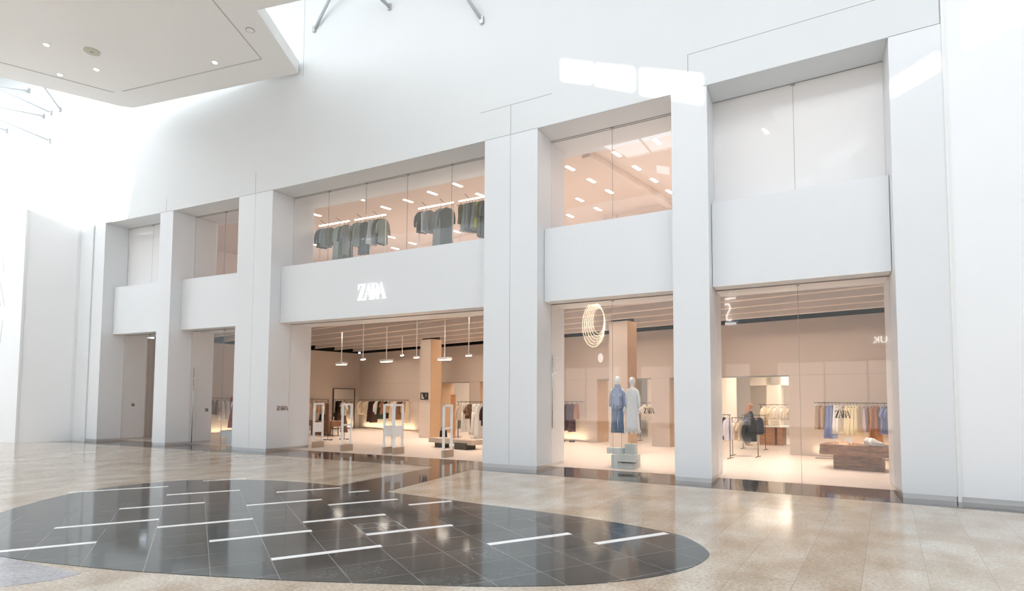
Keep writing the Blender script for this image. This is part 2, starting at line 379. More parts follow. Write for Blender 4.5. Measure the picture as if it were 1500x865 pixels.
# ------------------------------------------------------------------ left wing wall (hoarding) and return
b = MB()
b.poly([(-29.56, -.80), (-30.12, -2.45), (-30.2, -2.46), (-30.2, 2.0), (-29.56, 2.0)], 0, 10.1)
o = b.build('wall_left', M_wing); struct(o, 'grey-white return wall beside the hoarding')
b = MB(); b.box(-29.7, -28.70, -.06, 2.0, .0, ZT, BB, nx=2); b.box(-29.7, -29.62, -.2, 2.0, 0, 10.1, BB); o = b.build('wall_left_return', M_wall); struct(o, 'narrow white wall strip left of the leftmost pillar')
def hoardf(p):      # local x runs left along the board
    return Vector((-30.12 - p.x, -2.5 - .115 * p.x + p.y, p.z))
b = MB(); b.box(-.03, 12, -.05, .04, 0, 10.1, hoardf); hb = b.build('hoarding_board', M_wing); tag(hb, 'tall bright white hoarding board with pale grey print at the left edge', 'hoarding')
def text_obj(name, body, size, mat, ext=.003, font_scale=(1, 1), parent=None, shear=0):
    cu = bpy.data.curves.new(name, 'FONT'); cu.body = body; cu.size = size; cu.extrude = ext; cu.align_x = 'CENTER'; cu.shear = shear
    tmp = bpy.data.objects.new('tmp', cu); COL.objects.link(tmp)
    bpy.context.view_layer.update()
    me = bpy.data.meshes.new_from_object(tmp.evaluated_get(bpy.context.evaluated_depsgraph_get()))
    bpy.data.objects.remove(tmp); bpy.data.curves.remove(cu)
    me.materials.clear(); me.materials.append(mat); me.name = name
    me.transform(Matrix.Scale(font_scale[0], 4, (1, 0, 0)))
    o = bpy.data.objects.new(name, me); COL.objects.link(o)
    if parent: o.parent = parent
    return o
ang = math.atan(.115)
def on_hoard(o, x, z): o.location = hoardf(Vector((x, -.06, z))); o.rotation_euler = (PI / 2, 0, ang)
o = text_obj('printed_word', 'SHOW', .62, M_grey, parent=hb); on_hoard(o, 2.4, 2.42)
b = MB()
for z, x0, x1 in [(3.02, 2.0, 3.6), (1.95, 1.6, 3.6), (1.55, 1.9, 3.2), (1.2, 1.3, 3.6), (.98, 1.3, 3.6), (.72, 2.1, 3.5)]:
    b = MB(); b.box(x0, x1, -.055, -.05, z, z + .035, hoardf); b.build('printed_line', M_grey, hb)
def slash(x, z, l, lean): 
    b = MB(); b.add([hoardf(Vector((q, -.056, w))) for q, w in ((x, z), (x + .06, z), (x + .06 + lean, z + l), (x + lean, z + l))], [(0, 1, 2, 3)]); b.build('printed_stroke', M_grey, hb)
for x, z, l, le in [(1.3, 4.3, 1.0, -.1), (1.6, 4.3, 1.0, -.1), (2.9, 4.5, .6, .15), (1.1, 5.9, 1.3, .5), (1.4, 5.95, 1.2, .5), (3.1, 8.0, 1.5, -.5), (3.5, 7.9, 1.7, -.6), (2.4, 7.9, .6, .2), (1.9, 7.6, .8, .2), (1.3, 7.4, .7, .1)]: slash(x, z, l, le)

# ------------------------------------------------------------------ mall ceiling slab with recess lines, downlights
ZC = 13.9
slab = [(-16.45, -.12), (-24.6, -1.35), (-24.95, -1.7), (-26.9, -5.4), (-30, -16), (-8, -16), (-9.5, -9), (-13.3, -2.85), (-14.9, -3.15)]
b = MB(); b.poly(slab, ZC, ZC + .45); cs = b.build('ceiling_bulkhead', M_ceilw); struct(cs, 'off-white lowered ceiling slab over the left of the hall')
b = MB()
def seam(p, q, w=.014):
    p, q = Vector((*p, 0)), Vector((*q, 0)); n = (q - p).normalized().cross(Vector((0, 0, 1))) * w
    b.poly([(p - n)[:2], (q - n)[:2], (q + n)[:2], (p + n)[:2]], ZC - .012, ZC + .01)
seam((-15.0, -5.6), (-16.92, -1.34)); seam((-16.92, -1.34), (-23.6, -2.3)); seam((-24.0, -2.4), (-25.48, -5.4)); seam((-25.48, -5.4), (-28, -12.5))
b.build('recess_line', M_greyl, cs)
dl = None
for k, (x, y, w) in enumerate([(-22.76, -5.19, 'farthest from the curved wall'), (-24.46, -4.02, 'nearest the skylight gap'), (-22.86, -3.61, 'between the round speaker and the recess line'), (-18.58, -1.95, 'alone near the right corner of the slab')]):
    t = thing('downlight', (x, y, ZC), 0, 'small round downlight in the ceiling slab, ' + w, 'light', 'downlights in the ceiling slab')
    b = MB(); b.tube([(0, 0, -.02), (0, 0, .0)], .11, 20); b.build('ring', M_white, t)
    b = MB(); b.tube([(0, 0, -.025), (0, 0, -.012)], .07, 20); b.build('lens', M_down, t)
t = thing('ceiling_speaker', (-21.8, -4.28, ZC), 0, 'round beige speaker grille in the ceiling slab', 'speaker')
b = MB(); b.tube([(0, 0, -.03), (0, 0, 0)], .24, 24); b.build('grille', plain('beige grille', (.62, .6, .5), .7), t)
b = MB(); b.tube([(0, 0, -.035), (0, 0, -.01)], .05, 12); b.build('hub', M_joint, t)
t = thing('ceiling_hatch', (-15.9, -2.6, ZC), 0, 'faint oval vent near the right edge of the ceiling slab', 'vent')
b = MB(); b.tube([(0, 0, -.015), (0, 0, 0)], .14, 20); b.build('cover', M_joint, t)
b = MB(); b.tube([(0, 0, -.02), (0, 0, -.01)], .12, 20); b.build('disc', M_ceilw, t)

# roof, opposite wall, ends; skylight panels give the daylight
YO = -22.0
b = MB(); b.box(XL, XR + .3, YO - .3, 2.6, WTOP, WTOP + .3); o = b.build('ceiling', M_ceilw); struct(o, 'flat mall roof between the skylights')
b = MB(); b.box(XL - .3, XL, YO, 2.3, 0, WTOP); o = b.build('wall_end_left', M_wall); struct(o)
b = MB(); b.box(XR, XR + .3, YO, 2.3, 0, WTOP); o = b.build('wall_end_right', M_wall); struct(o)
# skylights
def skylight(n, x0, x1, y0, y1, nx, ny):
    root = bpy.data.objects.new('window_%d' % n, None); COL.objects.link(root); struct(root, 'glowing daylight roof glazing')
    b = MB(); b.box(x0, x1, y0, y1, WTOP - .06, WTOP - .02); b.build('glazing', M_sky, root)
    b = MB()
    for i in range(nx + 1):
        x = x0 + (x1 - x0) * i / nx; b.box(x - .05, x + .05, y0, y1, WTOP - .2, WTOP - .05)
    for j in range(ny + 1):
        y = y0 + (y1 - y0) * j / ny; b.box(x0, x1, y - .05, y + .05, WTOP - .2, WTOP - .05)
    b.build('glazing_bar', M_white, root)
skylight(11, -45, -26.5, -19, -3.2, 6, 5)
skylight(12, -26.3, -7.5, -20.5, -7.5, 6, 5)
skylight(13, -3.5, 11, -20.5, -9, 5, 4)
# opposite wall with clerestory openings; sun direction
SUN = Vector((.22, 1, -.30))
def src(x, z):                    # point on the front wall -> where its sun ray crosses the opposite wall
    d = (bend(x) - YO) / SUN.y
    return (x - SUN.x * d, z - SUN.z * d)
holes = [[(-6.02, 11.55), (-5.12, 11.2), (-5.12, 10.65), (-6.0, 11.0)], [(-4.97, 11.13), (-3.93, 10.72), (-3.93, 10.12), (-4.97, 10.58)], [(-3.73, 10.64), (-2.2, 10.05), (-2.2, 9.35), (-3.73, 10.0)],
         [(1.70, 8.75), (2.52, 9.15), (2.52, 8.8), (1.70, 8.45)], [(3.0, 9.1), (5.2, 9.9), (5.2, 10.9), (3.0, 9.9)],
         [(-29.9, 10.75), (-27.75, 11.55), (-27.75, 10.9), (-29.9, 10.3)], [(-29.9, 10.15), (-27.75, 10.75), (-27.75, 9.9), (-29.9, 9.5)], [(-27.55, 11.6), (-25.2, 12.2), (-25.2, 11.3), (-27.55, 10.9)], [(-27.55, 10.75), (-25.2, 11.1), (-25.2, 9.8), (-27.55, 9.8)]]
bm = bmesh.new()
outer = [(XL, 0), (XR, 0), (XR, WTOP), (XL, WTOP)]
allp = [outer] + [[src(*p) for p in h] for h in holes]
eds = []
for lp in allp:
    vs = [bm.verts.new((p[0], YO, p[1])) for p in lp]
    for i in range(len(vs)): eds.append(bm.edges.new((vs[i], vs[(i + 1) % len(vs)])))
bmesh.ops.triangle_fill(bm, use_beauty=True, use_dissolve=False, edges=eds)
ext = bmesh.ops.extrude_face_region(bm, geom=list(bm.faces))
for v in ext['geom']:
    if isinstance(v, bmesh.types.BMVert): v.co.y -= .05
bmesh.ops.recalc_face_normals(bm, faces=bm.faces)
me = bpy.data.meshes.new('wall_opposite'); bm.to_mesh(me); bm.free(); me.materials.append(M_wall)
o = bpy.data.objects.new('wall_opposite', me); COL.objects.link(o); struct(o, 'white wall on the far side of the hall with clerestory openings')

for k, (x0, x1) in enumerate([(-36, -29.5), (-28, -21.5), (-20, -13.5), (-12, -5.5), (-4, 2.5), (4, 10.5)]):  # glowing panels added out of view to lift the slab and pillars
    root = bpy.data.objects.new('window_%d' % (14 + k), None); COL.objects.link(root); struct(root, 'added fill panel across the hall')
    b = MB(); b.box(x0, x1, YO + .03, YO + .06, .4, 4.2); b.build('fill_pane', M_fillpane, root)
    b = MB(); b.box(x0 - .1, x1 + .1, YO + .01, YO + .12, .3, .4); b.box(x0 - .1, x1 + .1, YO + .01, YO + .12, 4.2, 4.3)
    for q in range(4):
        x = x0 + (x1 - x0) * q / 3; b.box(x - .05, x + .05, YO + .01, YO + .12, .4, 4.2)
    b.build('window_frame', M_white, root)
# braces from the skylight to the wall
struts = [((-15.77, -.04, 15.41), (-13.06, -.8, 17.19), 'leftmost of the braces over the centre'), ((-12.31, -.02, 15.17), (-12.61, -.82, 15.47), 'short one beside the leftmost'), ((-8.66, -.06, 13.56), (-9.68, -.82, 15.34), 'rightmost brace, above the long shop band'),
          ((-31.73, -.79, 15.75), (-30.06, -2.64, 16.28), 'steep brace nearest the ceiling slab'), ((-32.41, -.85, 15.71), (-35.85, -3.15, 17.55), 'long brace ending just below the slab corner'), ((-33.0, -.9, 15.65), (-35.19, -3.08, 15.93), 'nearly level brace in the left group'), ((-32.41, -.85, 14.32), (-35.59, -3.12, 15.89), 'lowest long brace in the left group'), ((-35.96, -1.18, 15.44), (-32.69 - 4.5, -2.85, 15.9), 'shortest brace at the left picture edge'), ((-34.27, -1.01, 17.18), (-37.0, -2.4, 17.6), 'uppermost brace in the left group')]
for k, (a, e, w) in enumerate(struts):
    a, e = Vector(a), Vector(e)
    if k in (1,): e = a + (e - a) * 3
    t = thing('roof_brace', a, 0, 'white tubular roof brace on the tall wall, ' + w, 'brace', 'braces under the skylight')
    r = .055 if k < 3 else .035
    b = MB(); b.tube([(0, 0, 0), e - a], r, 10); b.build('tube', plain('pale strut paint', (.58, .60, .62), .5) if 'pale strut paint' not in MATS else MATS['pale strut paint'], t, True)
    b = MB(); b.box(-.06, .06, -.06, .1, -.12, .1); b.build('foot_plate', M_steel, t)

# ------------------------------------------------------------------ shop name letters
def stroke(b, pts, y0, y1):
    n = len(pts); v = [(x, y0, z) for x, z in pts] + [(x, y1, z) for x, z in pts]
    b.add(v, [tuple(range(n)), tuple(range(n, 2 * n))[::-1]] + [(i, (i + 1) % n, n + (i + 1) % n, n + i) for i in range(n)])
def letter_Z(b, y0, y1):
    stroke(b, [(.03, .93), (.60, .93), (.60, 1), (.03, 1)], y0, y1)
    stroke(b, [(.03, 1), (.03, .66), (.05, .66), (.14, .93), (.14, 1)], y0, y1)
    stroke(b, [(.38, .94), (.60, .97), (.24, .04), (0, .02)], y0, y1)
    stroke(b, [(0, 0), (.62, 0), (.62, .07), (0, .07)], y0, y1)
    stroke(b, [(.50, .06), (.62, .06), (.64, .34), (.62, .34)], y0, y1)
def letter_A(b, y0, y1, o=.52):
    stroke(b, [(o + .04, .03), (o + .09, .03), (o + .30, .96), (o + .27, 1)], y0, y1)
    stroke(b, [(o + .24, 1), (o + .34, 1), (o + .66, .03), (o + .44, .03)], y0, y1)
    stroke(b, [(o + .12, .33), (o + .44, .33), (o + .44, .38), (o + .13, .38)], y0, y1)
    stroke(b, [(o, 0), (o + .15, 0), (o + .15, .035), (o, .035)], y0, y1)
    stroke(b, [(o + .38, 0), (o + .72, 0), (o + .72, .035), (o + .38, .035)], y0, y1)
def letter_R(b, y0, y1, o=1.0):
    stroke(b, [(o, .965), (o + .36, .965), (o + .36, 1), (o, 1)], y0, y1)
    stroke(b, [(o + .08, 0), (o + .27, 0), (o + .27, 1), (o + .08, 1)], y0, y1)
    stroke(b, [(o, 0), (o + .35, 0), (o + .35, .035), (o, .035)], y0, y1)
    for q in range(10):
        a0, a1 = PI / 2 - PI * q / 10, PI / 2 - PI * (q + 1) / 10
        P = lambda a, rx, rz: (o + .34 + rx * math.cos(a), .74 + rz * math.sin(a))
        stroke(b, [P(a0, .26, .26), P(a1, .26, .26), P(a1, .12, .22), P(a0, .12, .22)], y0, y1)
    stroke(b, [(o + .27, .48), (o + .40, .48), (o + .40, .53), (o + .27, .53)], y0, y1)
    stroke(b, [(o + .36, .52), (o + .52, .52), (o + .58, .10), (o + .68, .03), (o + .68, 0), (o + .50, 0), (o + .41, .08)], y0, y1)
def name_sign(name, loc, rz, w, h, mat, label, cat, depth=.04, group=None, y_off=0):
    t = thing(name, loc, rz, label, cat, group)
    sx, sz = w / 2.22, h
    for fn, kw in ((letter_Z, {}), (letter_A, {}), (letter_R, {}), (letter_A, {'o': 1.5})):
        b = MB(); fn(b, -depth, 0, **kw); b.v = [Vector((v.x * sx, v.y, v.z * sz)) for v in b.v]; b.build('letter', mat, t)
    return t
name_sign('shop_name_sign', (-13.90, DB + bend(-13.3) - .03, 5.36), .003, 1.27, .56, M_sign, 'raised white letters reading ZARA on the long band over the entrance', 'sign', .015)
for x, z, w, h, lab in [(.56, 1.58, .32, .17, 'dark ZARA lettering on the glass before the yellow skirts'), (-3.98, 1.60, .30, .16, 'dark ZARA lettering on the glass right of the mannequins'), (-22.5, 1.38, .26, .14, 'small dark ZARA lettering on the second narrow window'), (-27.3, 1.55, .26, .14, 'small dark ZARA lettering on the leftmost window')]:
    name_sign('window_lettering', (x, DG + bend(x) - .002, z), 0, w, h, M_decal, lab, 'lettering', .004, 'shop names on the glass')
t = name_sign('window_lettering', (-17.70, .42 + bend(-17.7), 1.50), PI / 2, .56, .17, plain('tan lettering', (.34, .25, .2), .5), 'tan ZARA lettering on the side of the pillar left of the entrance', 'lettering', .004)

# ------------------------------------------------------------------ shop ground floor
b = MB(); b.poly([(-31.0, 1.03 + bend(-31)), *[(x, 1.05 + bend(x)) for x in range(-30, 6, 1)], (8, .1), (10, 22), (-36, 34)], -.2, .002)
o = b.build('shop_floor', M_shopfloor); struct(o, 'pale shop floor behind the windows')
NW, ZJ, ZW = 8.05, 2.883, 4.90
UL, UR = -28.99, 3.6
b = MB(); b.box(UL, UR, NW, NW + .95, ZJ + .006, ZW, UVX, nx=4)
solid = [(UL, -21.01), (-18.8, -18.0), (-15.6, -10.63), (-7.93, -7.12), (-2.48, UR)]
for a, c in solid: b.box(a, c, NW, NW + .95, 0, ZJ - .006, UVX, mi=0 if c - a > 1 else 0)
b.box(UL + .02, UR, NW + .02, NW + .9, ZJ - .02, ZJ + .02, UVX, mi=2)
# openings keep their heads flush
o = b.build('wall_back', [M_beige, M_beigelo, M_joint]); struct(o, 'beige back wall of the shop with three wide openings')
# sides of the openings, coloured tan for the warm light on them
b = MB()
for a in (-21.01, -10.63, -7.12): b.box(a, a + .012, NW + .03, NW + .96, .002, ZJ, UVX)
b.box(-7.93 - .012, -7.93, NW + .03, NW + .96, .002, ZJ, UVX)
b.box(-18.0, -17.99, NW + .02, NW + .96, 0, ZJ, UVX)
o = b.build('trim_12', M_warmtint); struct(o, 'sides of the back wall openings, tinted tan for the warm light on them')
b = MB(); b.box(UL - .3, UL, -5.2, NW + .95, 0, ZW, UVX); o = b.build('wall_shop_left', M_beige); struct(o, 'beige left side wall of the shop')
b = MB(); b.box(UR, UR + .3, 3.4, 22, 0, 5.7, UVX); o = b.build('wall_shop_right', M_beige); struct(o)
# black recess above the walls, baffles, slab
b = MB(); b.box(UL - .3, UR, NW + .25, NW + .6, ZW - .02, 5.7, UVX); b.box(UL - .28, UL - .2, -4.0, NW, ZW - .02, 5.7, UVX)
b.poly([(x, 2.04 + bend(x)) for x in range(-30, 4)] + [(7, 4), (10, 22), (-34, 30)], 5.70, 5.78)
o = b.build('ceiling_void', M_black); struct(o, 'black gap and soffit above the baffles')
for k in range(10):
    n = .65 + 1.362 * (k - 4)
    ul = UL + .05
    # keep each baffle inside the building line
    us = []
    t0 = ul
    segs = 60; inside = []
    for i in range(segs + 1):
        u = ul + (UR - ul) * i / segs; p = uv(u, n)
        inside.append(p.y - bend(p.x) > 2.10)
    i = 0
    runs = []
    while i <= segs:
        if inside[i]:
            j = i
            while j < segs and inside[j + 1]: j += 1
            if j > i: runs.append((ul + (UR - ul) * i / segs, ul + (UR - ul) * j / segs))
            i = j + 1
        else: i += 1
    for a, c in runs:
        b = MB(); b.box(a, c, n, n + .05, 5.03, 5.70, UVX); b.box(a, c, n - .01, n + .06, 5.0, 5.03, UVX, mi=1)
        o = b.build('ceiling_baffle', [M_baf, M_bafedge])
        tag(o, ['deep beige ceiling baffle crossing the leftmost bays only', 'deep beige ceiling baffle, second from the front left corner', 'deep beige ceiling baffle, third from the front', 'deep beige ceiling baffle, fourth from the front', 'deep beige ceiling baffle, sixth from the back wall', 'deep beige ceiling baffle, fifth from the back wall', 'deep beige ceiling baffle, fourth from the back wall', 'deep beige ceiling baffle, third from the back wall', 'deep beige ceiling baffle, second from the back wall', 'deep beige ceiling baffle nearest the black gap at the back wall'][k], 'baffle', 'ceiling baffles')
# between-baffle ceiling panel
b = MB(); b.poly([(x, 2.06 + bend(x)) for x in range(-29, 4)] + [uv(UR, 3.2)[:2], uv(UR, NW)[:2], uv(UL + .05, NW)[:2]], 5.62, 5.69); o = b.build('ceiling_shop', M_baf); struct(o)
# columns
for (u0, u1, lab) in [(-19.03, -18.24, 'beige square column standing inside the entrance with a black sign'), (-8.02, -7.24, 'beige square column behind the two window mannequins')]:
    t = thing('shop_column', uv((u0 + u1) / 2, 5.1), -AL, lab, 'column', 'columns in the shop')
    w = (u1 - u0) / 2
    b = MB(); b.box(-w, w, -.35, .36, 0, 4.93); b.build('shaft', M_beigelo, t)
    b = MB(); b.box(-w + .06, w - .06, -.29, .3, 4.93, 5.69); b.build('cap_recess', M_black, t)
    b = MB(); b.box(w, w + .012, -.35, .36, 0, 4.93); b.build('tinted_side', M_warmtint, t)  # side face coloured tan for the warm light falling on it
# directory sign on the column
t = thing('directory_sign', uv(-18.655, 4.74, 1.90), -AL, 'small black square sign with white lines on the entrance column', 'sign')
b = MB(); b.box(-.28, .28, -.03, .009, 0, .36); b.build('plate', plain('black sign plate', (.02, .015, .012), .4), t)
b = MB()
for k, wd in enumerate((.2, .16, .12, .1, .07)):
    b = MB(); b.box(-.2, -.2 + wd, -.034, -.03, .05 + k * .055, .08 + k * .055); b.build('sign_line', M_signface, t)
for k in range(3):
    b = MB(); b.box(.14, .17, -.034, -.03, .15 + k * .06, .18 + k * .06); b.build('sign_dot', M_signface, t)

# back room
b = MB(); b.box(UL + 4, UR, 21, 21.3, 0, 3.6, UVX); b.box(-6.9, -6.4, 9.6, 14.0, 0, 3.5, UVX); b.box(-17.2, -11.2, 12.0, 12.4, 0, 3.5, UVX); b.box(-24, -19.0, 11.6, 11.9, 0, 3.5, UVX); b.box(-10.9, -6.9, 13.5, 13.8, 0, 3.5, UVX)
b.box(-5.6, -4.9, 16, 16.4, 0, 3.5, UVX); b.box(-3.0, UR, 16, 16.4, 0, 3.5, UVX); b.box(-6.4, UR, 16, 16.4, 2.7, 3.5, UVX)
o = b.build('wall_back_room', M_room); struct(o, 'bright warm walls of the back room')
b = MB(); b.box(UL, UR, NW + .95, 21.3, 3.5, 3.6, UVX); b.box(-6.3, UR, 11.0, 11.4, 3.15, 3.5, UVX); o = b.build('ceiling_back_room', M_room); struct(o)
for u, n, w in [(-4.15, 12.6, 'farther'), (-3.95, 9.9, 'nearer')]:
    t = thing('ceiling_light', uv(u, n, 3.5), -AL, 'square white ceiling light in the back room, %s one' % w, 'light', 'back room ceiling lights')
    b = MB(); b.box(-.13, .13, -.13, .13, -.03, 0); b.build('frame', M_white, t)
    b = MB(); b.box(-.11, .11, -.11, .11, -.035, -.02); b.build('diffuser', M_ledroom, t)

# pendants
def pendant(x, y, zl, w, label):
    t = thing('pendant_light', (x, y, 0), -AL, label, 'pendant light', 'pendants over the entrance')
    b = MB(); b.tube([(0, 0, zl + .03), (0, 0, 5.62)], .022 if w > .4 else .018, 8); b.build('rod', M_pend, t, True)
    b = MB(); b.box(-w / 2, w / 2, -w / 4.5, w / 4.5, zl - (.05 if w > .4 else .02), zl + .05); b.build('housing', M_pend, t, bev=.006)
    b = MB(); b.box(-w / 2.2, w / 2.2, -w / 6, w / 6, zl - (.056 if w > .4 else .026), zl - .02); b.build('lens', M_led, t)
for x, y, w, lab in [(-20.04, 6.08, .62, 'large flat white pendant at the left of the entrance'), (-16.47, 5.1, .62, 'large flat white pendant in the middle of the entrance'), (-13.4, 5.1, .62, 'large flat white pendant in front of the entrance column side'), (-16.8, 3.98, .26, 'small white pendant between the left and middle large ones'), (-13.93, 3.89, .26, 'small white pendant left of the entrance column'), (-11.5, 3.92, .26, 'small white pendant at the right of the entrance'), (-17.9, 8.0, .22, 'far small pendant just left of the entrance column')]:
    pendant(x, y, 3.62 if x != -17.9 else 4.1, w, lab)

# ------------------------------------------------------------------ security gates
def gate(x, y, solidp, label):
    t = thing('security_gate', (x, y, 0), -.12, label, 'security gate', 'white security gates at the entrance')
    H = 1.77; Dp = .23
    b = MB(); b.box(-.045, .045, -Dp, -Dp + .05, 0, H); b.build('post', M_white, t, bev=.006)
    b = MB(); b.box(-.045, .045, Dp - .05, Dp, 0, H); b.build('post', M_white, t, bev=.006)
    b = MB(); b.box(-.045, .045, -Dp, Dp, H - .07, H); b.build('top_bar', M_white, t)
    if solidp:
        b = MB(); b.box(-.03, .03, -Dp + .05, Dp - .05, .62, 1.0); b.build('middle_panel', M_white, t)
    else:
        b = MB(); b.box(-.035, .035, -Dp + .05, Dp - .05, .94, 1.0); b.build('crossbar', M_white, t)
    b = MB(); b.box(-.06, .06, -Dp - .01, Dp + .03, 0, .24); b.build('base_box', M_gateb, t, bev=.006)
for x, y, s, l in [(-17.45, 2.2, True, 'white security gate with solid middle panel against the pillar'), (-15.45, 1.68, False, 'open framed white security gate second from the left'), (-13.42, 1.62, True, 'left one of the paired white security gates with middle panels'), (-12.98, 1.62, True, 'right one of the paired white security gates with middle panels'), (-10.88, 1.62, False, 'open framed white security gate nearest the wide centre pillar')]:
    gate(x, y, s, l)

# ------------------------------------------------------------------ garments
C = dict(cream=(.80, .70, .55), beige=(.62, .50, .37), dkbrown=(.055, .03, .025), white=(.84, .80, .75), dkgreen=(.04, .045, .03), rust=(.36, .17, .10), black=(.012, .011, .012),
         tan=(.50, .33, .19), brown=(.23, .12, .075), pink=(.70, .48, .36), blue=(.22, .27, .50), yellow=(.86, .76, .50), olive=(.20, .19, .12), grey=(.30, .32, .31), dkgrey=(.17, .18, .175),
         maroon=(.075, .02, .03), lav=(.62, .60, .68), lime=(.55, .55, .10), ltgrey=(.62, .62, .64), orange=(.48, .20, .07), navy=(.04, .045, .09), burg=(.30, .03, .035), greygreen=(.36, .40, .36), denim=(.27, .34, .50))
PATS = {'leopard': ((.35, .22, .12), ((.06, .03, .03), 26)), 'floral': ((.45, .10, .08), ((.55, .42, .25), 22)), 'lace': ((.70, .60, .60), ((.50, .40, .42), 40))}
def cmat(c):
    if c in PATS: return cloth(c + ' print', PATS[c][0], PATS[c][1])
    return cloth(c + ' cloth', C[c])
def ring(w, d, z, amp, ph, fr, n=24, yo=0, xo=0):
    out = []
    for j in range(n):
        a = 2 * PI * j / n; ca, sa = math.cos(a), math.sin(a)
        x = w / 2 * math.copysign(abs(ca) ** .75, ca); y = d / 2 * math.copysign(abs(sa) ** .8, sa)
        y += amp * math.sin(fr * x / max(w, .01) * 6 + ph + (1.3 if sa > 0 else 0))
        out.append(Vector((x + xo, y + yo, z)))
    return out
GC = {}
def garment_mesh(kind, L, W, col, seed):
    key = (kind, round(L, 2), round(W, 2), col, seed % 3)
    if key in GC: return GC[key]
    rr = random.Random(str(key)); ph = rr.random() * 6; b = MB(); top = -.09
    if kind in ('top', 'coat', 'dress', 'vest'):
        slv = kind in ('top', 'coat')
        sh = W * .84 if kind != 'vest' else W
        rings = [ring(.12, .07, top, 0, 0, 1), ring(.17, .085, top - .015, 0, 0, 1), ring(sh * .66, .085, top - .045, .002, ph, 1), ring(sh * .93, .08, top - .105, .003, ph, 1)]
        hem = W * (.92 if kind == 'top' else 1.05 if kind == 'coat' else 1.28 if kind == 'dress' else 1.0)
        st = 9
        for i in range(1, st + 1):
            f = i / st; z = top - .10 - (L - .10) * f
            w = sh * (1 - .14 * math.sin(PI * min(1, f * 2.2)) if kind == 'dress' else 1) * (1 - f) + hem * f
            rings.append(ring(w, .075 + .045 * f, z, .008 + .03 * f, ph + f, 2.8))
        b.loft(rings)
        if slv:
            sl = .52 if kind == 'coat' else rr.choice((.26, .5, .55))
            for s in (-1, 1):
                p0 = Vector((s * (sh / 2 - .045), 0, top - .115)); p1 = p0 + Vector((s * .07, .02, -.14)); p2 = p0 + Vector((s * .115, -.01, -sl))
                b.tube([p0, p1, (p1 + p2) / 2 + Vector((.01 * s, .015, 0)), p2], [.06, .058, .05, .044], 10, ry=.8)
    elif kind == 'skirt':
        rings = []
        for i in range(9):
            f = i / 8; rings.append(ring(W * .62 + (W * 1.25 - W * .62) * f, .07 + .09 * f, top - L * f, .004 + .03 * f, ph, 3.2))
        b.loft(rings)
    elif kind == 'trousers':
        b.loft([ring(.36, .08, top - L * .28 * f, .003, ph, 1) for f in (0, .25, .5, .8, 1.0)])
        for s in (-1, 1):
            b.loft([ring(.19 + .05 * f, .09 + .02 * f, top - L * (.26 + .74 * f), .008, ph + f, 2, 16, xo=s * (.09 + .03 * f)) for f in (0, .2, .4, .6, .8, 1.0)])
    me = b.mesh('garment', cmat(col), True); GC[key] = me
    return me
_h = MB(); _h.tube([(.0, 0, -.115), (0, 0, -.07), (.0, 0, -.045), (.022, 0, -.02), (.018, 0, .012), (0, 0, .022), (-.02, 0, .012)], .006, 6)
_h.tube([(-.20, 0, -.16), (-.10, 0, -.115), (0, 0, -.10), (.10, 0, -.115), (.20, 0, -.16)], .010, 6)
HANG = _h.mesh('hanger', M_metal, True)
def hang(kind, L, W, col, pos, rz, label, cat, group, seed=0, name=None):
    me = garment_mesh(kind, L, W, col, seed)
    o = bpy.data.objects.new(name or {'top': 'hanging_shirt', 'coat': 'hanging_coat', 'dress': 'hanging_dress', 'vest': 'sleeveless_shirt', 'skirt': 'hanging_skirt', 'trousers': 'hanging_trousers'}[kind], me)
    COL.objects.link(o); o.location = pos; o.rotation_euler = (0, 0, rz); tag(o, label, cat, group)
    h = bpy.data.objects.new('hanger', HANG); COL.objects.link(h); h.parent = o
    return o
KN = {'top': 'shirt', 'coat': 'long coat', 'dress': 'dress', 'vest': 'sleeveless top', 'skirt': 'skirt', 'trousers': 'trousers'}
CN = dict(dkbrown='dark brown', dkgreen='dark green', dkgrey='dark grey', lav='pale lavender', ltgrey='light grey', burg='burgundy', greygreen='grey-green', leopard='leopard-patterned', floral='red patterned', lace='pinkish lace')
ORD = ['leftmost', 'second from the left', 'third from the left', 'fourth from the left', 'fifth from the left', 'sixth from the left', 'seventh from the left', 'eighth from the left', 'ninth from the left', 'tenth from the left', 'eleventh from the left', 'twelfth from the left', 'thirteenth from the left', 'fourteenth from the left', 'fifteenth from the left', 'sixteenth from the left', 'seventeenth from the left']
def fill(items, P, rz, place, group):
    """items: (u, kind, L, W, colour); P(u) -> point on the rail"""
    for k, (u, kind, L, W, col) in enumerate(items):
        c = CN.get(col, col)
        hang(kind, L, W, col, P(u), rz + R_.uniform(-.2, .2), f'{c} {KN[kind]}, {ORD[k]} on {place}', KN[kind].split()[-1], group, seed=k)
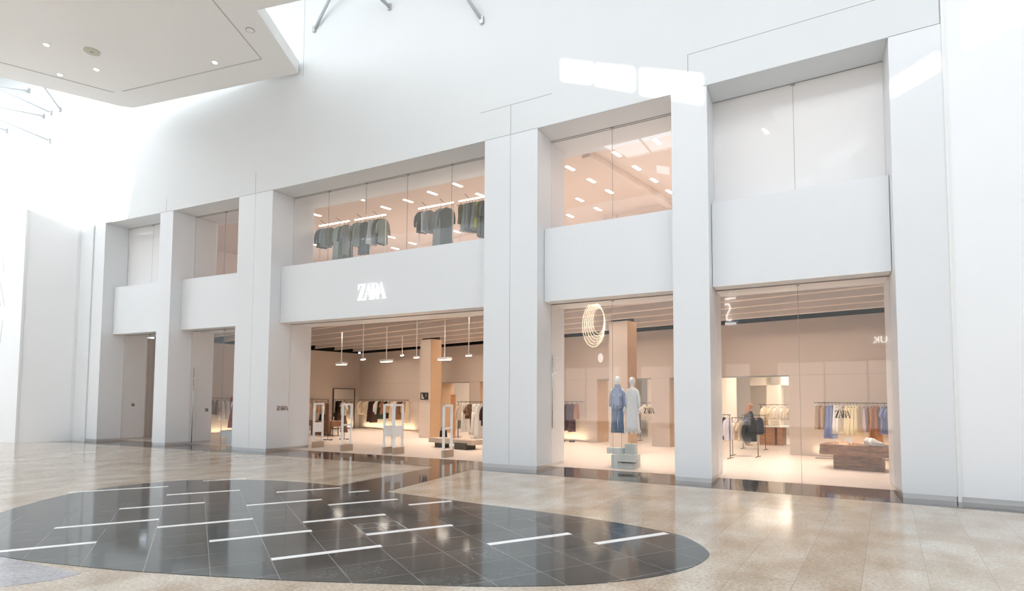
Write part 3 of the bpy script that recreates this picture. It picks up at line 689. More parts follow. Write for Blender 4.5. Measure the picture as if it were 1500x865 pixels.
def bar_rail(name, p0, p1, label, mat=M_metal, posts=None, brackets=None, foot=.28, r=.012):
    """rail between two points, with posts to the floor or brackets to the wall"""
    p0, p1 = Vector(p0), Vector(p1); base = Vector((p0.x, p0.y, 0)); rel = p1 - p0
    t = thing(name, base, 0, label, 'clothes rail')
    b = MB(); b.tube([(0, 0, p0.z), (rel.x, rel.y, p0.z)], r, 8); b.build('rail', mat, t, True)
    if posts is not None:
        d = Vector((rel.x, rel.y, 0)).normalized(); nn = Vector((-d.y, d.x, 0))
        for q in (.04, .96):
            c = rel * q
            b = MB(); b.tube([(c.x, c.y, posts), (c.x, c.y, p0.z)], r * 1.1, 8); b.build('post', mat, t, True)
            b = MB(); f0 = Vector((c.x, c.y, posts + .012)); b.tube([f0 - nn * foot, f0 + nn * foot], .014, 6); b.build('foot', mat, t, True)
    if brackets is not None:
        for q in (.08, .5, .92):
            c = Vector((rel.x, rel.y, 0)) * q
            b = MB(); b.tube([(c.x, c.y, p0.z), (c.x + brackets.x, c.y + brackets.y, p0.z)], .009, 6); b.build('bracket', mat, t, True)
    return t
NV = Vector((SU, CU, 0))            # towards the back wall
RZ = PI / 2 - AL                     # shoulders across a rail that runs along the back wall
# rack on the back wall behind the entrance
ZR = 1.85
bar_rail('wall_rail', uv(-28.62, 7.68, ZR), uv(-23.45, 7.68, ZR), 'long dark clothes rail on the back wall left of the entrance column', brackets=NV * .37)
fill([(-28.3, 'top', .85, .42, 'cream'), (-27.98, 'top', .8, .42, 'beige'), (-27.62, 'top', .9, .44, 'cream'), (-27.2, 'dress', 1.3, .42, 'dkbrown'), (-26.9, 'dress', 1.34, .44, 'dkbrown'), (-26.55, 'top', .8, .4, 'white'), (-26.25, 'dress', 1.1, .4, 'dkgreen'), (-25.95, 'top', .8, .42, 'rust'), (-25.6, 'dress', 1.05, .4, 'black'), (-25.3, 'top', .7, .42, 'tan'), (-25.0, 'dress', 1.15, .4, 'beige'), (-24.72, 'top', .62, .42, 'white'), (-24.4, 'dress', 1.1, .4, 'brown'), (-24.1, 'vest', .7, .36, 'dkbrown'), (-23.85, 'top', .62, .42, 'tan'), (-23.58, 'skirt', 1.25, .34, 'cream')],
     lambda u: uv(u, 7.68, ZR), RZ, 'the long rail behind the paired gates', 'clothes on the long back wall rail')
# rack on the left wall, mirror
LV = Vector((-CU, SU, 0))
bar_rail('wall_rail', uv(-28.64, 4.0, 1.88), uv(-28.64, 5.65, 1.88), 'short dark clothes rail on the left wall beside the mirror', brackets=LV * .35)
fill([(4.2, 'top', .75, .42, 'pink'), (4.5, 'top', .72, .42, 'cream'), (4.8, 'vest', .7, .4, 'pink'), (5.1, 'top', .7, .44, 'cream'), (5.4, 'dress', 1.1, .4, 'pink')], lambda n: uv(-28.64, n, 1.88), -AL, 'the short rail on the left wall', 'clothes on the short left wall rail')
t = thing('floor_mirror', uv(-28.93, 6.85), 0, 'tall dark-framed mirror leaning on the left shop wall', 'mirror')
def mf(p): q = uv(-28.93 + p.x, 6.85 + p.y, p.z) - uv(-28.93, 6.85); return q
b = MB()
for y0, y1, z0, z1 in ((-.8, -.76, 0, 2.58), (.76, .8, 0, 2.58), (-.8, .8, 2.53, 2.58), (-.8, .8, 0, .05)): b.box(-.03, .05, y0, y1, z0, z1, mf)
b.build('frame', M_metal, t)
b = MB(); b.box(-.01, .02, -.76, .76, .05, 2.53, mf); b.build('mirror_glass', M_mirror, t)
# low table with bag on the left
t = thing('display_table', uv(-24.0, 2.55), -AL, 'low brown display table behind the left security gate', 'table')
b = MB(); b.box(-1.3, 1.3, -.45, .45, .5, .76); b.build('table_top', M_wood, t, bev=.008)
b = MB(); b.box(-.95, .1, -.3, .3, 0, .5); b.build('table_base', M_wood, t, bev=.008)
for x in (.7, 1.15):
    for y in (-.3, .3):
        b = MB(); b.tube([(x, y, .0), (x, y, .5)], .02); b.build('leg', M_metal, t)
def bag(name, loc, rz, w, h, d, mat, label, hmat=None):
    t = thing(name, loc, rz, label, 'bag')
    b = MB(); b.loft([ring(w * (1 - .04 * i), d * (1 - .12 * i), h * i / 5, .004, i, 2) for i in range(6)]); b.build('bag_body', mat, t, True)
    b = MB(); b.tube([(w * .3 * math.cos(PI * i / 8), 0, h * .95 + h * .45 * math.sin(PI * i / 8)) for i in range(9)], .012, 6); b.build('bag_handle', hmat or mat, t, True)
bag('handbag', uv(-24.25, 2.5, .76), -AL, .62, .34, .22, cmat('black'), 'large black bag on the low brown table')
# dress stands inside the entrance
def dress_stand(u, n, parts, label):
    p = uv(u, n); t = thing('dress_stand', p, -AL, label, 'display stand')
    b = MB(); b.tube([(0, 0, .0), (0, 0, 1.85)], .014); b.build('pole', M_metal, t, True)
    b = MB(); b.box(-.36, .36, -.02, .02, 0, .025); b.box(-.02, .02, -.26, .26, 0, .025); b.build('foot', M_metal, t)
    b = MB(); b.tube([(-.08, -.03, 1.85), (.08, -.03, 1.85)], .012); b.build('arm', M_metal, t, True)
    return t
dress_stand(-20.79, .69, None, 'dark cross-footed stand carrying the brown strappy dress')
dress_stand(-20.63, 1.47, None, 'dark cross-footed stand carrying a cream blouse and brown skirt')
hang('dress', 1.42, .44, 'brown', uv(-20.79, .64, 1.82), -.35, 'long brown strappy dress on the single stand inside the entrance', 'dress', None, 1)
hang('top', .62, .42, 'cream', uv(-20.63, 1.42, 1.85), -.2, 'cream tied blouse on the stand behind the second gate', 'blouse', None, 2)
hang('skirt', .85, .40, 'brown', uv(-20.63, 1.44, 1.28), -.2, 'brown skirt below the cream blouse on the stand', 'skirt', None, 1)
# right part of the entrance: rail, slab bench on stone blocks, olive rack, brown panel
bar_rail('clothes_rack', uv(-13.95, 2.45, 1.84), uv(-11.9, 2.45, 1.84), 'freestanding dark clothes rack right of the entrance column', posts=0.0)
fill([(-13.7, 'top', .68, .42, 'beige'), (-13.45, 'trousers', 1.15, .4, 'white'), (-13.2, 'top', .6, .44, 'leopard'), (-12.85, 'trousers', 1.2, .4, 'white'), (-12.62, 'dress', 1.38, .42, 'white'), (-12.3, 'coat', .85, .42, 'dkbrown'), (-12.05, 'dress', 1.2, .42, 'pink')], lambda u: uv(u, 2.45, 1.84), RZ - .3, 'the rack right of the column', 'clothes on the rack right of the entrance')
t = thing('slab_bench', uv(-13.3, 1.75), -AL, 'long travertine display slab resting on two dark stone blocks', 'bench')
b = MB(); b.box(-1.25, 1.25, -.32, .3, .19, .37); b.build('slab', M_travert, t, bev=.008)
b = MB(); b.box(-.92, -.46, -.28, .1, 0, .19); b.build('stone_block', M_stone, t, bev=.01)
b = MB(); b.box(.34, .98, -.40, .15, 0, .26); b.build('stone_block', M_stone, t, bev=.01)
bar_rail('clothes_rack', uv(-17.9, 6.3, 1.3), uv(-16.6, 6.3, 1.3), 'low dark rack with olive clothes behind the entrance column', posts=0.0)
fill([(-17.6, 'vest', .75, .4, 'olive'), (-17.25, 'vest', .72, .4, 'olive'), (-16.9, 'vest', .75, .4, 'olive')], lambda u: uv(u, 6.3, 1.3), RZ - .3, 'the low rack behind the entrance column', 'olive clothes')
t = thing('leaning_panel', uv(-15.7, 3.9), -AL, 'tall brown upright board behind the rightmost security gate', 'board')
b = MB(); b.box(-.14, .14, -.03, .03, .37, 2.15); b.box(-.14, .14, -.03, .03, 0, .37); b.build('board', M_woodo, t, bev=.004)
b = MB(); b.box(-.22, .22, -.2, .2, 0, .03); b.build('foot_plate', M_metal, t)
bag('tote_bag', uv(-15.95, 3.55, .0), .3, .4, .52, .2, cmat('black'), 'black tote bag standing by the tall brown board')

# dark rack seen through the mannequin window
bar_rail('wall_rail', uv(-13.2, 7.68, ZR), uv(-11.15, 7.68, ZR), 'dark clothes rail on the back wall seen through the mannequin window', brackets=NV * .37)
fill([(-12.9, 'top', .8, .42, 'dkbrown'), (-12.6, 'top', .8, .42, 'maroon'), (-12.3, 'dress', 1.1, .44, 'dkbrown'), (-12.0, 'dress', 1.25, .44, 'maroon'), (-11.75, 'dress', 1.3, .42, 'maroon'), (-11.5, 'vest', .7, .38, 'rust')], lambda u: uv(u, 7.68, ZR), RZ, 'the dark rail behind the mannequin window', 'dark clothes behind the mannequin window')
def shoes(loc, rz, mat, label, name='shoe_pair', s=1.0):
    t = thing(name, loc, rz, label, 'shoes')
    for dx in (-.07, .07):
        b = MB()
        prof = [(-.13, .035, .06), (-.09, .04, .085), (-.02, .04, .075), (.06, .045, .055), (.11, .045, .04), (.145, .03, .025)]
        b.loft([[Vector(((math.cos(a) * w + dx) * s, y * s, (max(0, math.sin(a)) * h) * s + .002)) for a in [2 * PI * j / 10 for j in range(10)]] for y, w, h in prof]); b.build('shoe', mat, t, True)
shoes(uv(-12.2, 7.6, .0), .4, cmat('dkbrown'), 'dark brown shoes on the floor under the dark clothes rail')
shoes(uv(-11.7, 7.6, .0), .7, cmat('dkbrown'), 'second pair of dark shoes under the dark clothes rail, right one')
# white rack in the back room
bar_rail('clothes_rack', uv(-9.9, 10.6, 1.8), uv(-7.6, 10.6, 1.8), 'dark clothes rack with white tops in the lit back room', posts=0.0)
fill([(-9.6, 'top', .7, .42, 'white'), (-9.3, 'top', .7, .42, 'cream'), (-9.0, 'top', .72, .44, 'white'), (-8.7, 'top', .7, .42, 'white'), (-8.4, 'coat', .9, .42, 'white'), (-8.1, 'vest', .6, .4, 'black'), (-7.85, 'top', .7, .42, 'white')], lambda u: uv(u, 10.6, 1.8), RZ - .5, 'the back room rack', 'white tops in the back room')
# second narrow bay rack
bar_rail('wall_rail', uv(-28.62, -1.5, 1.92), uv(-28.62, .1, 1.92), 'dark clothes rail on the left wall seen through the second narrow window', brackets=LV * .36)
fill([(-1.35, 'top', .75, .42, 'leopard'), (-1.1, 'top', .8, .42, 'floral'), (-.85, 'dress', 1.05, .42, 'white'), (-.6, 'dress', 1.1, .42, 'white'), (-.3, 'dress', 1.0, .42, 'leopard')], lambda n: uv(-28.62, n, 1.92), -AL, 'the rail in the second narrow window', 'clothes in the second narrow window')

# right bay: wall rail, walnut table
bar_rail('wall_rail', uv(-1.58, 7.68, 1.89), uv(2.2, 7.68, 1.89), 'dark clothes rail on the back wall above the walnut table', brackets=NV * .37)
it = [(-1.42, 'vest', .82, .40, 'tan'), (-1.34, 'vest', .82, .40, 'brown'), (-1.26, 'vest', .82, .40, 'tan'), (-1.12, 'skirt', 1.12, .38, 'blue'), (-1.02, 'skirt', 1.12, .38, 'blue'), (-.90, 'skirt', .95, .36, 'white'), (-.80, 'skirt', .95, .36, 'white'),
      (-.55, 'skirt', .98, .36, 'yellow'), (-.46, 'skirt', .98, .36, 'yellow'), (-.37, 'skirt', .98, .36, 'yellow'), (-.28, 'skirt', .98, .36, 'yellow'), (-.02, 'vest', .85, .36, 'lace'), (.20, 'dress', 1.5, .42, 'orange'), (.30, 'dress', 1.5, .42, 'orange'), (.50, 'top', .9, .42, 'blue'), (.62, 'top', .9, .42, 'blue')]
fill(it, lambda u: uv(u, 7.68, 1.89), RZ - .35, 'the rail above the walnut table', 'clothes above the walnut table')
t = thing('display_table', uv(.8, 4.75), -AL, 'heavy walnut display table with an offset block base in the right window', 'table')
b = MB(); b.box(-1.5, 1.6, -.52, .52, .42, .56); b.box(-1.49, 1.6, -.51, .52, .565, .71); b.build('table_top', M_wood, t, bev=.005)
b = MB(); b.box(-1.19, .02, -.28, .28, 0, .42); b.build('table_base', M_wood, t, bev=.005)
b = MB(); b.box(.75, 1.3, -.28, .28, 0, .42); b.build('table_base', M_wood, t, bev=.005)
t = thing('card_holder', uv(-.02, 4.65, .71), -AL, 'small clear sign card standing on the walnut table', 'sign holder')
b = MB(); b.box(-.09, .09, -.004, .004, .02, .2); b.build('card', M_white, t)
b = MB(); b.box(-.1, .1, -.03, .03, 0, .02); b.build('card_base', M_steel, t)
M_tan = plain('tan leather', (.62, .36, .20), .5, .08)
def sandal(loc, rz, label):
    t = thing('sandal_pair', loc, rz, label, 'sandals')
    for dx in (-.07, .07):
        b = MB(); b.loft([[Vector((math.cos(a) * w + dx, y, .006 + math.sin(a) * .006)) for a in [2 * PI * j / 10 for j in range(10)]] for y, w in ((-.13, .025), (-.08, .035), (0, .032), (.07, .042), (.12, .035))]); b.build('sole', M_tan, t, True)
        b = MB(); b.tube([(dx - .04, .05, .01), (dx, .05, .06), (dx + .04, .05, .01)], .008, 6); b.tube([(dx - .035, -.06, .01), (dx, -.07, .08), (dx + .035, -.06, .01)], .008, 6); b.build('strap', M_tan, t, True)
sandal(uv(-.42, 4.55, .71), 1.2, 'tan flat sandals at the left end of the walnut table')
sandal(uv(.12, 4.45, .71), .9, 'tan strappy sandals beside the sign card')
bag('folded_bag', uv(-.1, 4.45, .71), .2, .34, .06, .2, M_tan, 'small tan leather pouch lying on the walnut table')
def sneaker(loc, rz, label):
    t = thing('sneaker_pair', loc, rz, label, 'shoes')
    for dx in (-.1, .1):
        prof = [(-.2, .055, .15), (-.15, .065, .2), (-.05, .06, .18), (.05, .065, .11), (.14, .07, .08), (.2, .05, .05)]
        b = MB(); b.loft([[Vector((math.cos(a) * w + dx, y, .03 + (math.sin(a) * h / 2 + h / 2))) for a in [2 * PI * j / 12 for j in range(12)]] for y, w, h in prof]); b.build('shoe_upper', M_white, t, True)
        b = MB(); b.loft([[Vector((math.cos(a) * (w + .012) + dx, y, .02 + math.sin(a) * .02)) for a in [2 * PI * j / 12 for j in range(12)]] for y, w, h in prof]); b.build('sole', cmat('ltgrey'), t, True)
sneaker(uv(.62, 4.62, .71), -1.15, 'chunky white sneakers on a grey sole at the right of the walnut table')
b = MB(); b.box(-.35, .35, -.012, .012, 0, .012); b.box(-.35, .35, .25, .27, 0, .012); b.box(-.35, -.33, 0, .27, 0, .012)
o = b.build('floor_rail', M_metal, loc=uv(-1.15, 7.3, 0.003), rz=-AL); tag(o, 'low dark floor frame under the rail left of the walnut table', 'frame')

# doorway of the right bay: racks, table, person
bar_rail('clothes_rack', uv(-4.55, 5.3, 1.47), uv(-3.62, 5.3, 1.47), 'front black clothes rack with pale tops at the doorway', posts=0.0)
fill([(-4.3, 'top', .8, .42, 'lav'), (-4.05, 'top', .8, .42, 'lav'), (-3.85, 'top', .75, .44, 'black'), (-3.72, 'top', .78, .42, 'lav')], lambda u: uv(u, 5.3, 1.47), RZ - .25, 'the front rack at the doorway', 'clothes on the front doorway rack')
bar_rail('clothes_rack', uv(-4.0, 6.4, 1.34), uv(-3.05, 6.4, 1.34), 'second black clothes rack with black tops at the doorway', posts=0.0)
fill([(-3.85, 'top', .7, .42, 'cream'), (-3.65, 'top', .72, .42, 'beige'), (-3.45, 'top', .7, .44, 'black'), (-3.25, 'top', .72, .44, 'black')], lambda u: uv(u, 6.4, 1.34), RZ - .25, 'the second rack at the doorway', 'clothes on the second doorway rack')
bar_rail('clothes_rack', uv(-4.7, 9.6, 1.36), uv(-3.75, 9.6, 1.36), 'black clothes rack just before the orange oak table', posts=0.0)
fill([(-4.5, 'top', .6, .4, 'blue'), (-4.25, 'top', .66, .42, 'black'), (-4.0, 'top', .68, .44, 'navy')], lambda u: uv(u, 9.6, 1.36), RZ - .25, 'the rack before the orange oak table', 'clothes before the orange oak table')
bar_rail('clothes_rack', uv(-5.6, 14.6, 1.75), uv(-2.3, 14.6, 1.75), 'long black rack far back in the lit room', posts=0.0)
fill([(-5.3, 'top', .6, .44, 'cream'), (-5.0, 'top', .6, .44, 'cream'), (-4.7, 'top', .6, .44, 'white'), (-4.4, 'top', .6, .44, 'cream'), (-4.1, 'top', .62, .44, 'beige'), (-3.8, 'vest', .7, .4, 'black'), (-3.4, 'dress', 1.1, .44, 'navy'), (-3.1, 'dress', 1.15, .44, 'black'), (-2.8, 'dress', 1.15, .44, 'black'), (-2.5, 'dress', 1.1, .44, 'navy')], lambda u: uv(u, 14.6, 1.75), RZ - .3, 'the farthest back room rack', 'clothes far back in the lit room')
t = thing('display_table', uv(-4.3, 12.6), -AL, 'orange oak table with a white top in the lit back room', 'table')
b = MB(); b.box(-.62, .72, -.4, .4, .78, .84); b.build('table_top', M_white, t, bev=.005)
b = MB(); b.box(-.55, .1, -.3, .3, 0, .78); b.build('side_block', M_woodo, t)
b = MB(); b.box(.2, .42, -.3, .3, 0, .78); b.build('side_block', M_woodo, t)
bag('handbag', uv(-4.25, 12.5, .84), 0, .42, .26, .2, cmat('cream'), 'cream bag on the orange oak table')
bag('handbag', uv(-4.65, 12.45, .84), .3, .34, .22, .16, cmat('tan'), 'tan bag on the orange oak table')

# ------------------------------------------------------------------ bodies
def body_mesh(joints, edges, radii, name, mat, levels=1):
    me = bpy.data.meshes.new(name); me.from_pydata(joints, edges, []); tmp = bpy.data.objects.new('tmp_body', me); COL.objects.link(tmp)
    sk = tmp.modifiers.new('skin', 'SKIN'); 
    if not me.skin_vertices: 
        bm = bmesh.new(); bm.from_mesh(me); bm.verts.layers.skin.verify(); bm.to_mesh(me); bm.free()
    for i, r in enumerate(radii):
        r2 = r if isinstance(r, tuple) else (r, r)
        me.skin_vertices[0].data[i].radius = r2
    me.skin_vertices[0].data[0].use_root = True
    ss = tmp.modifiers.new('sub', 'SUBSURF'); ss.levels = 2; ss.render_levels = 2
    bpy.context.view_layer.update()
    out = bpy.data.meshes.new_from_object(tmp.evaluated_get(bpy.context.evaluated_depsgraph_get()))
    bpy.data.objects.remove(tmp); out.name = name; out.materials.clear(); out.materials.append(mat)
    out.polygons.foreach_set('use_smooth', [True] * len(out.polygons))
    return out
def figure(name, mat, hands_fwd=.05, bendf=0.0, head_fwd=0.0, feet=True, hide_low=None):
    J = []; Rr = []; E = []
    def j(p, r, par=None):
        J.append(p); Rr.append(r)
        if par is not None: E.append((par, len(J) - 1))
        return len(J) - 1
    pel = j((0, 0, .96), (.15, .105)); wa = j((0, -bendf * .3, 1.10), (.125, .09), pel); ch = j((0, -bendf * .8, 1.30), (.15, .10), wa); nb = j((0, -bendf, 1.46), (.065, .06), ch)
    nk = j((0, -bendf - head_fwd * .4, 1.56), .05, nb); hd0 = j((0, -bendf - head_fwd - .01, 1.65), (.075, .088), nk); hd = j((0, -bendf - head_fwd, 1.73), (.092, .115), hd0); j((0, -bendf - head_fwd + .01, 1.81), (.065, .08), hd)
    nose = j((0, -bendf - head_fwd - .10, 1.66), .016, hd0)
    for s in (-1, 1):
        ear = j((s * .078, -bendf - head_fwd + .005, 1.665), .014, hd0)
        sh = j((s * .15, -bendf * .95, 1.42), .052, ch); el = j((s * .205, -bendf * .9 + .02, 1.15), .04, sh); wr = j((s * .215, -bendf - hands_fwd, .91), .026, el); pm = j((s * .215, -bendf - hands_fwd - .02, .845), (.034, .018), wr)
        for q, (dx, l) in enumerate(((-.027, .075), (-.009, .085), (.009, .08), (.026, .062))):
            k1 = j((s * .215 + dx, -bendf - hands_fwd - .025, .80), .0095, pm); j((s * .215 + dx, -bendf - hands_fwd - .04, .80 - l), .008, k1)
        th = j((s * .215 - s * .03, -bendf - hands_fwd - .045, .835), .010, pm); j((s * .215 - s * .035, -bendf - hands_fwd - .065, .79), .009, th)
        hp = j((s * .09, 0, .90), .09, pel); kn = j((s * .10, -.015, .50), .056, hp)
        if feet: an = j((s * .10, .015, .10), .037, kn)
        if feet:
            hl = j((s * .10, .02, .045), .036, an); j((s * .105, -.10, .035), (.038, .028), hl); j((s * .11, -.17, .03), (.03, .02), len(J) - 1)
    return body_mesh(J, E, Rr, name, mat)
def cloth_shell(rings_def, folds=.008, fr=3, n=28, ph=0):
    rings = []
    for k, (w, d, z, yo) in enumerate(rings_def):
        rings.append(ring(w, d, z, folds * k / len(rings_def), ph, fr, n, yo))
    return rings
# two mannequins in the window
def mannequin(x, y, zfoot, rz, label, sc=1.0):
    t = thing('mannequin', (x, y, zfoot), rz, label, 'mannequin', 'white mannequins'); t.scale = (sc, sc, sc)
    o = bpy.data.objects.new('mannequin_body', MANN); COL.objects.link(o); o.parent = t
    return t
MANN = figure('mannequin_body', M_mann, .03, feet=False)
M_denim = cmat('denim'); M_denim2 = cloth('light denim cloth', (.40, .46, .60))
# denim one
m1 = mannequin(-5.0, 1.76, .86, .1, 'white mannequin in a blue denim shirt and jeans in the window', 1.0)
b = MB(); b.loft(cloth_shell([(.13, .12, 1.50, 0), (.18, .15, 1.475, 0), (.27, .18, 1.45, 0), (.32, .20, 1.39, 0), (.31, .22, 1.2, 0), (.33, .23, 1.0, 0), (.36, .24, .86, 0)], .012))
for s in (-1, 1): b.tube([(s * .13, 0, 1.405), (s * .172, .0, 1.28), (s * .198, .02, 1.15), (s * .208, 0, 1.02), (s * .21, -.03, .90)], [.05, .052, .047, .043, .037], 12)
b.build('denim_shirt', M_denim, m1, True)
for s in (-1, 1):
    b = MB(); b.box(s * .09 - .045, s * .09 + .045, -.124, -.10, 1.2, 1.29); b.build('chest_pocket', M_denim2, m1, bev=.004)
b = MB(); b.loft([ring(.19, .18, 1.50, 0, 0, 1), ring(.15, .16, 1.56, 0, 0, 1)], cap=False); b.build('collar', M_denim, m1, True)
b = MB(); b.loft(cloth_shell([(.31, .22, 1.0, 0), (.33, .24, .9, 0), (.35, .24, .80, 0)], .004))
for s in (-1, 1): b.loft([ring(w, d, z, .006, s, 2, 20, 0, s * (.085 + .003 * i)) for i, (w, d, z) in enumerate([(.175, .20, .84), (.17, .18, .66), (.165, .17, .48), (.175, .18, .30), (.19, .19, .14)])])
b.build('jeans', cloth('jeans cloth', (.09, .16, .29)), m1, True)
# white dress one
m2 = mannequin(-4.56, 1.78, .83, -.1, 'white mannequin in a sheer white midi dress in the window', 1.0)
b = MB(); b.loft(cloth_shell([(.13, .12, 1.485, 0), (.27, .17, 1.455, 0), (.31, .20, 1.38, 0), (.28, .20, 1.12, 0), (.34, .24, .9, 0), (.38, .28, .6, 0), (.42, .30, .35, 0), (.45, .32, .24, 0)], .035, 4))
for s in (-1, 1): b.tube([(s * .13, 0, 1.40), (s * .17, .0, 1.28), (s * .196, .02, 1.15), (s * .208, 0, 1.02), (s * .21, -.03, .90)], [.048, .045, .042, .040, .038], 12)
b.build('white_dress', cloth('sheer white cloth', (.78, .80, .80)), m2, True)
b = MB()
for k in range(9): a = k / 9 * 2 * PI; b.add([(.215 * math.cos(a) - .06, .155 * math.sin(a), .26), (.215 * math.cos(a) + .06, .155 * math.sin(a), .26), (.215 * math.cos(a), .155 * math.sin(a), .13), (.215 * math.cos(a), .155 * math.sin(a) + .02, .26)], [(0, 1, 2), (1, 3, 2), (3, 0, 2), (0, 3, 1)])
b.build('hem_points', cloth('sheer white cloth', C['white']), m2)
for x, z0, z1, lab in [(-4.90, .55, 1.34, 'slim steel rod under the mannequin in jeans'), (-4.60, .68, 1.30, 'slim steel rod under the mannequin in the white dress')]:
    b = MB(); b.tube([(0, 0, z0), (0, 0, z1)], .012); o = b.build('support_rod', M_steel, loc=(x, 1.83, 0)); tag(o, lab, 'rod')
def block(x0, x1, y0, y1, z0, z1, label, rz=0, mat=M_ped):
    cx, cy = (x0 + x1) / 2, (y0 + y1) / 2
    b = MB(); b.box(x0 - cx, x1 - cx, y0 - cy, y1 - cy, 0, z1 - z0); o = b.build('plinth_block', mat, bev=.006, loc=(cx, cy, z0), rz=rz); tag(o, label, 'plinth')
block(-5.10, -4.90, 1.44, 1.92, 0, .375, 'upright grey-green block at the left of the mannequin stack')
block(-4.89, -4.42, 1.42, 2.14, 0, .16, 'wide grey-green block at the bottom right of the mannequin stack')
block(-4.80, -4.50, 1.46, 1.72, .162, .21, 'dark thin spacer between two blocks of the mannequin stack', 0, M_stone)
block(-4.88, -4.33, 1.30, 1.76, .212, .40, 'long grey-green block jutting right in the mannequin stack')
block(-5.34, -4.84, 1.78, 2.10, .377, .55, 'long grey-green block at the upper left of the mannequin stack')
block(-4.80, -4.50, 1.80, 2.10, .162, .68, 'tall grey-green block below the mannequin in the white dress')
# burgundy mannequin in the second narrow window
m3 = mannequin(-22.05, 1.95, .55, .3, 'white mannequin in a burgundy dress half hidden by the pillar')
b = MB(); b.loft(cloth_shell([(.15, .13, 1.47, 0), (.30, .19, 1.45, 0), (.36, .23, 1.34, 0), (.34, .22, 1.12, 0), (.46, .30, .9, 0), (.56, .38, .6, 0), (.64, .44, .35, 0), (.68, .46, .12, 0)], .03, 4))
for s in (-1, 1): b.tube([(s * .16, 0, 1.42), (s * .22, .0, 1.36), (s * .25, .02, 1.25)], [.07, .08, .07], 12)
b.build('burgundy_dress', cmat('burg'), m3, True)
b = MB(); b.tube([(0, 0, .55), (0, 0, 1.05)], .012); o = b.build('support_rod', M_steel, loc=(-22.0, 1.95, 0)); tag(o, 'slim steel rod under the burgundy mannequin', 'rod')
block(-22.6, -21.7, 1.62, 2.3, .30, .55, 'upper pale blue-grey block under the burgundy mannequin', 0, plain('pale blue block', (.55, .60, .62), .5))
block(-22.25, -21.6, 1.66, 2.2, 0, .295, 'lower pale blue-grey block under the burgundy mannequin', 0, MATS['pale blue block'])
# shopper
p = uv(-5.05, 11.3)
t = thing('person', p, 2.2, 'person with long auburn hair, black top and dark trousers browsing in the back room', 'person')
o = bpy.data.objects.new('person_body', figure('person_body', M_skin, .22, .12, .05)); COL.objects.link(o); o.parent = t
b = MB(); b.loft(cloth_shell([(.13, .12, 1.49, -.12), (.30, .2, 1.46, -.11), (.42, .26, 1.36, -.1), (.40, .26, 1.15, -.05), (.42, .27, .9, 0)], .01))
for s in (-1, 1): b.tube([(s * .16, -.11, 1.41), (s * .215, -.11, 1.28), (s * .24, -.10, 1.15), (s * .245, -.2, 1.03), (s * .245, -.31, .94)], [.07, .068, .058, .05, .042], 12)
b.build('black_top', cmat('black'), t, True)
b = MB(); b.loft(cloth_shell([(.36, .25, 1.0, 0), (.38, .26, .82, 0)], .004))
for s in (-1, 1): b.loft([ring(w, d, z, .004, s, 2, 18, 0, s * .1) for w, d, z in [(.19, .21, .86), (.18, .19, .5), (.15, .16, .11)]])
b.build('dark_trousers', cmat('dkgrey'), t, True)
b = MB(); b.loft([ring(w, d, z, .006, 0, 4, 20, yo) for w, d, z, yo in [(.06, .06, 1.80, -.15), (.16, .19, 1.77, -.14), (.19, .21, 1.70, -.12), (.19, .16, 1.62, -.08), (.21, .14, 1.5, -.05), (.20, .12, 1.36, -.03), (.12, .07, 1.26, -.02)]]); b.build('long_hair', M_hair, t, True)

# ------------------------------------------------------------------ upper shop floor
b = MB(); b.box(UL - 2, UR + 1, -8, 24, 5.79, 5.98, UVX)
b2 = MB(); xs = [-29 + i for i in range(33)]
b2.poly([(x, DD + .02 + bend(x)) for x in xs] + [(6, 3), (10, 22), (-36, 32), (-31, 2.2)], 5.79, 5.98)
o = b2.build('upper_floor', M_shopfloor); struct(o, 'floor of the upper shop level')
b = MB(); b.poly([(x, 2.28 + bend(x)) for x in xs] + [(6, 3), (10, 22), (-36, 32), (-31, 2.2)], 9.93, 10.1); o = b.build('ceiling_upper', M_peach); struct(o, 'peach ceiling of the upper shop level')
b = MB(); b.box(-33, 5, 13.5, 13.8, 5.98, 9.93, UVX); b.box(-29.3, -29.0, -5.3, 13.5, 5.98, 9.93, UVX); b.box(3.2, 3.5, 3.4, 13.5, 5.98, 9.93, UVX)
b.box(-9.6, -9.0, 7.0, 7.5, 5.98, 9.93, UVX); b.box(-9.0, -6.55, 7.1, 7.3, 9.2, 9.93, UVX)
b.box(-6.70, -6.40, .9, 7.3, 9.72, 9.93, UVX)
b.box(-26, -13, 5.0, 5.3, 9.8, 9.93, UVX)
o = b.build('wall_upper_back', M_peach); struct(o, 'peach walls and downstand of the upper shop level')
pts = [(-7.71, 1.69), (-7.75, 3.11), (-7.82, 4.48), (-5.89, 1.7), (-5.93, 3.12), (-5.98, 4.51), (-6.04, 5.94), (-4.47, 1.69), (-9.2, 4.51), (-9.24, 5.94), (-10.66, 5.95),
       (-15.96, -1.12), (-19.12, -1.15), (-16.02, .2), (-14.63, .26), (-13.21, .29), (-11.84, .31), (-19.37, 3.07), (-20.81, 3.04), (-19.45, 4.49), (-20.95, 4.55), (-16.19, 4.48), (-11.9, 1.61),
       (-1.6, 1.7), (-1.7, 3.1), (-23.6, .2), (-22.2, .2), (-23.6, 1.6), (-.2, .4), (-3.1, 3.1), (-3.1, 1.7), (-25.1, .2)]
cl0 = None
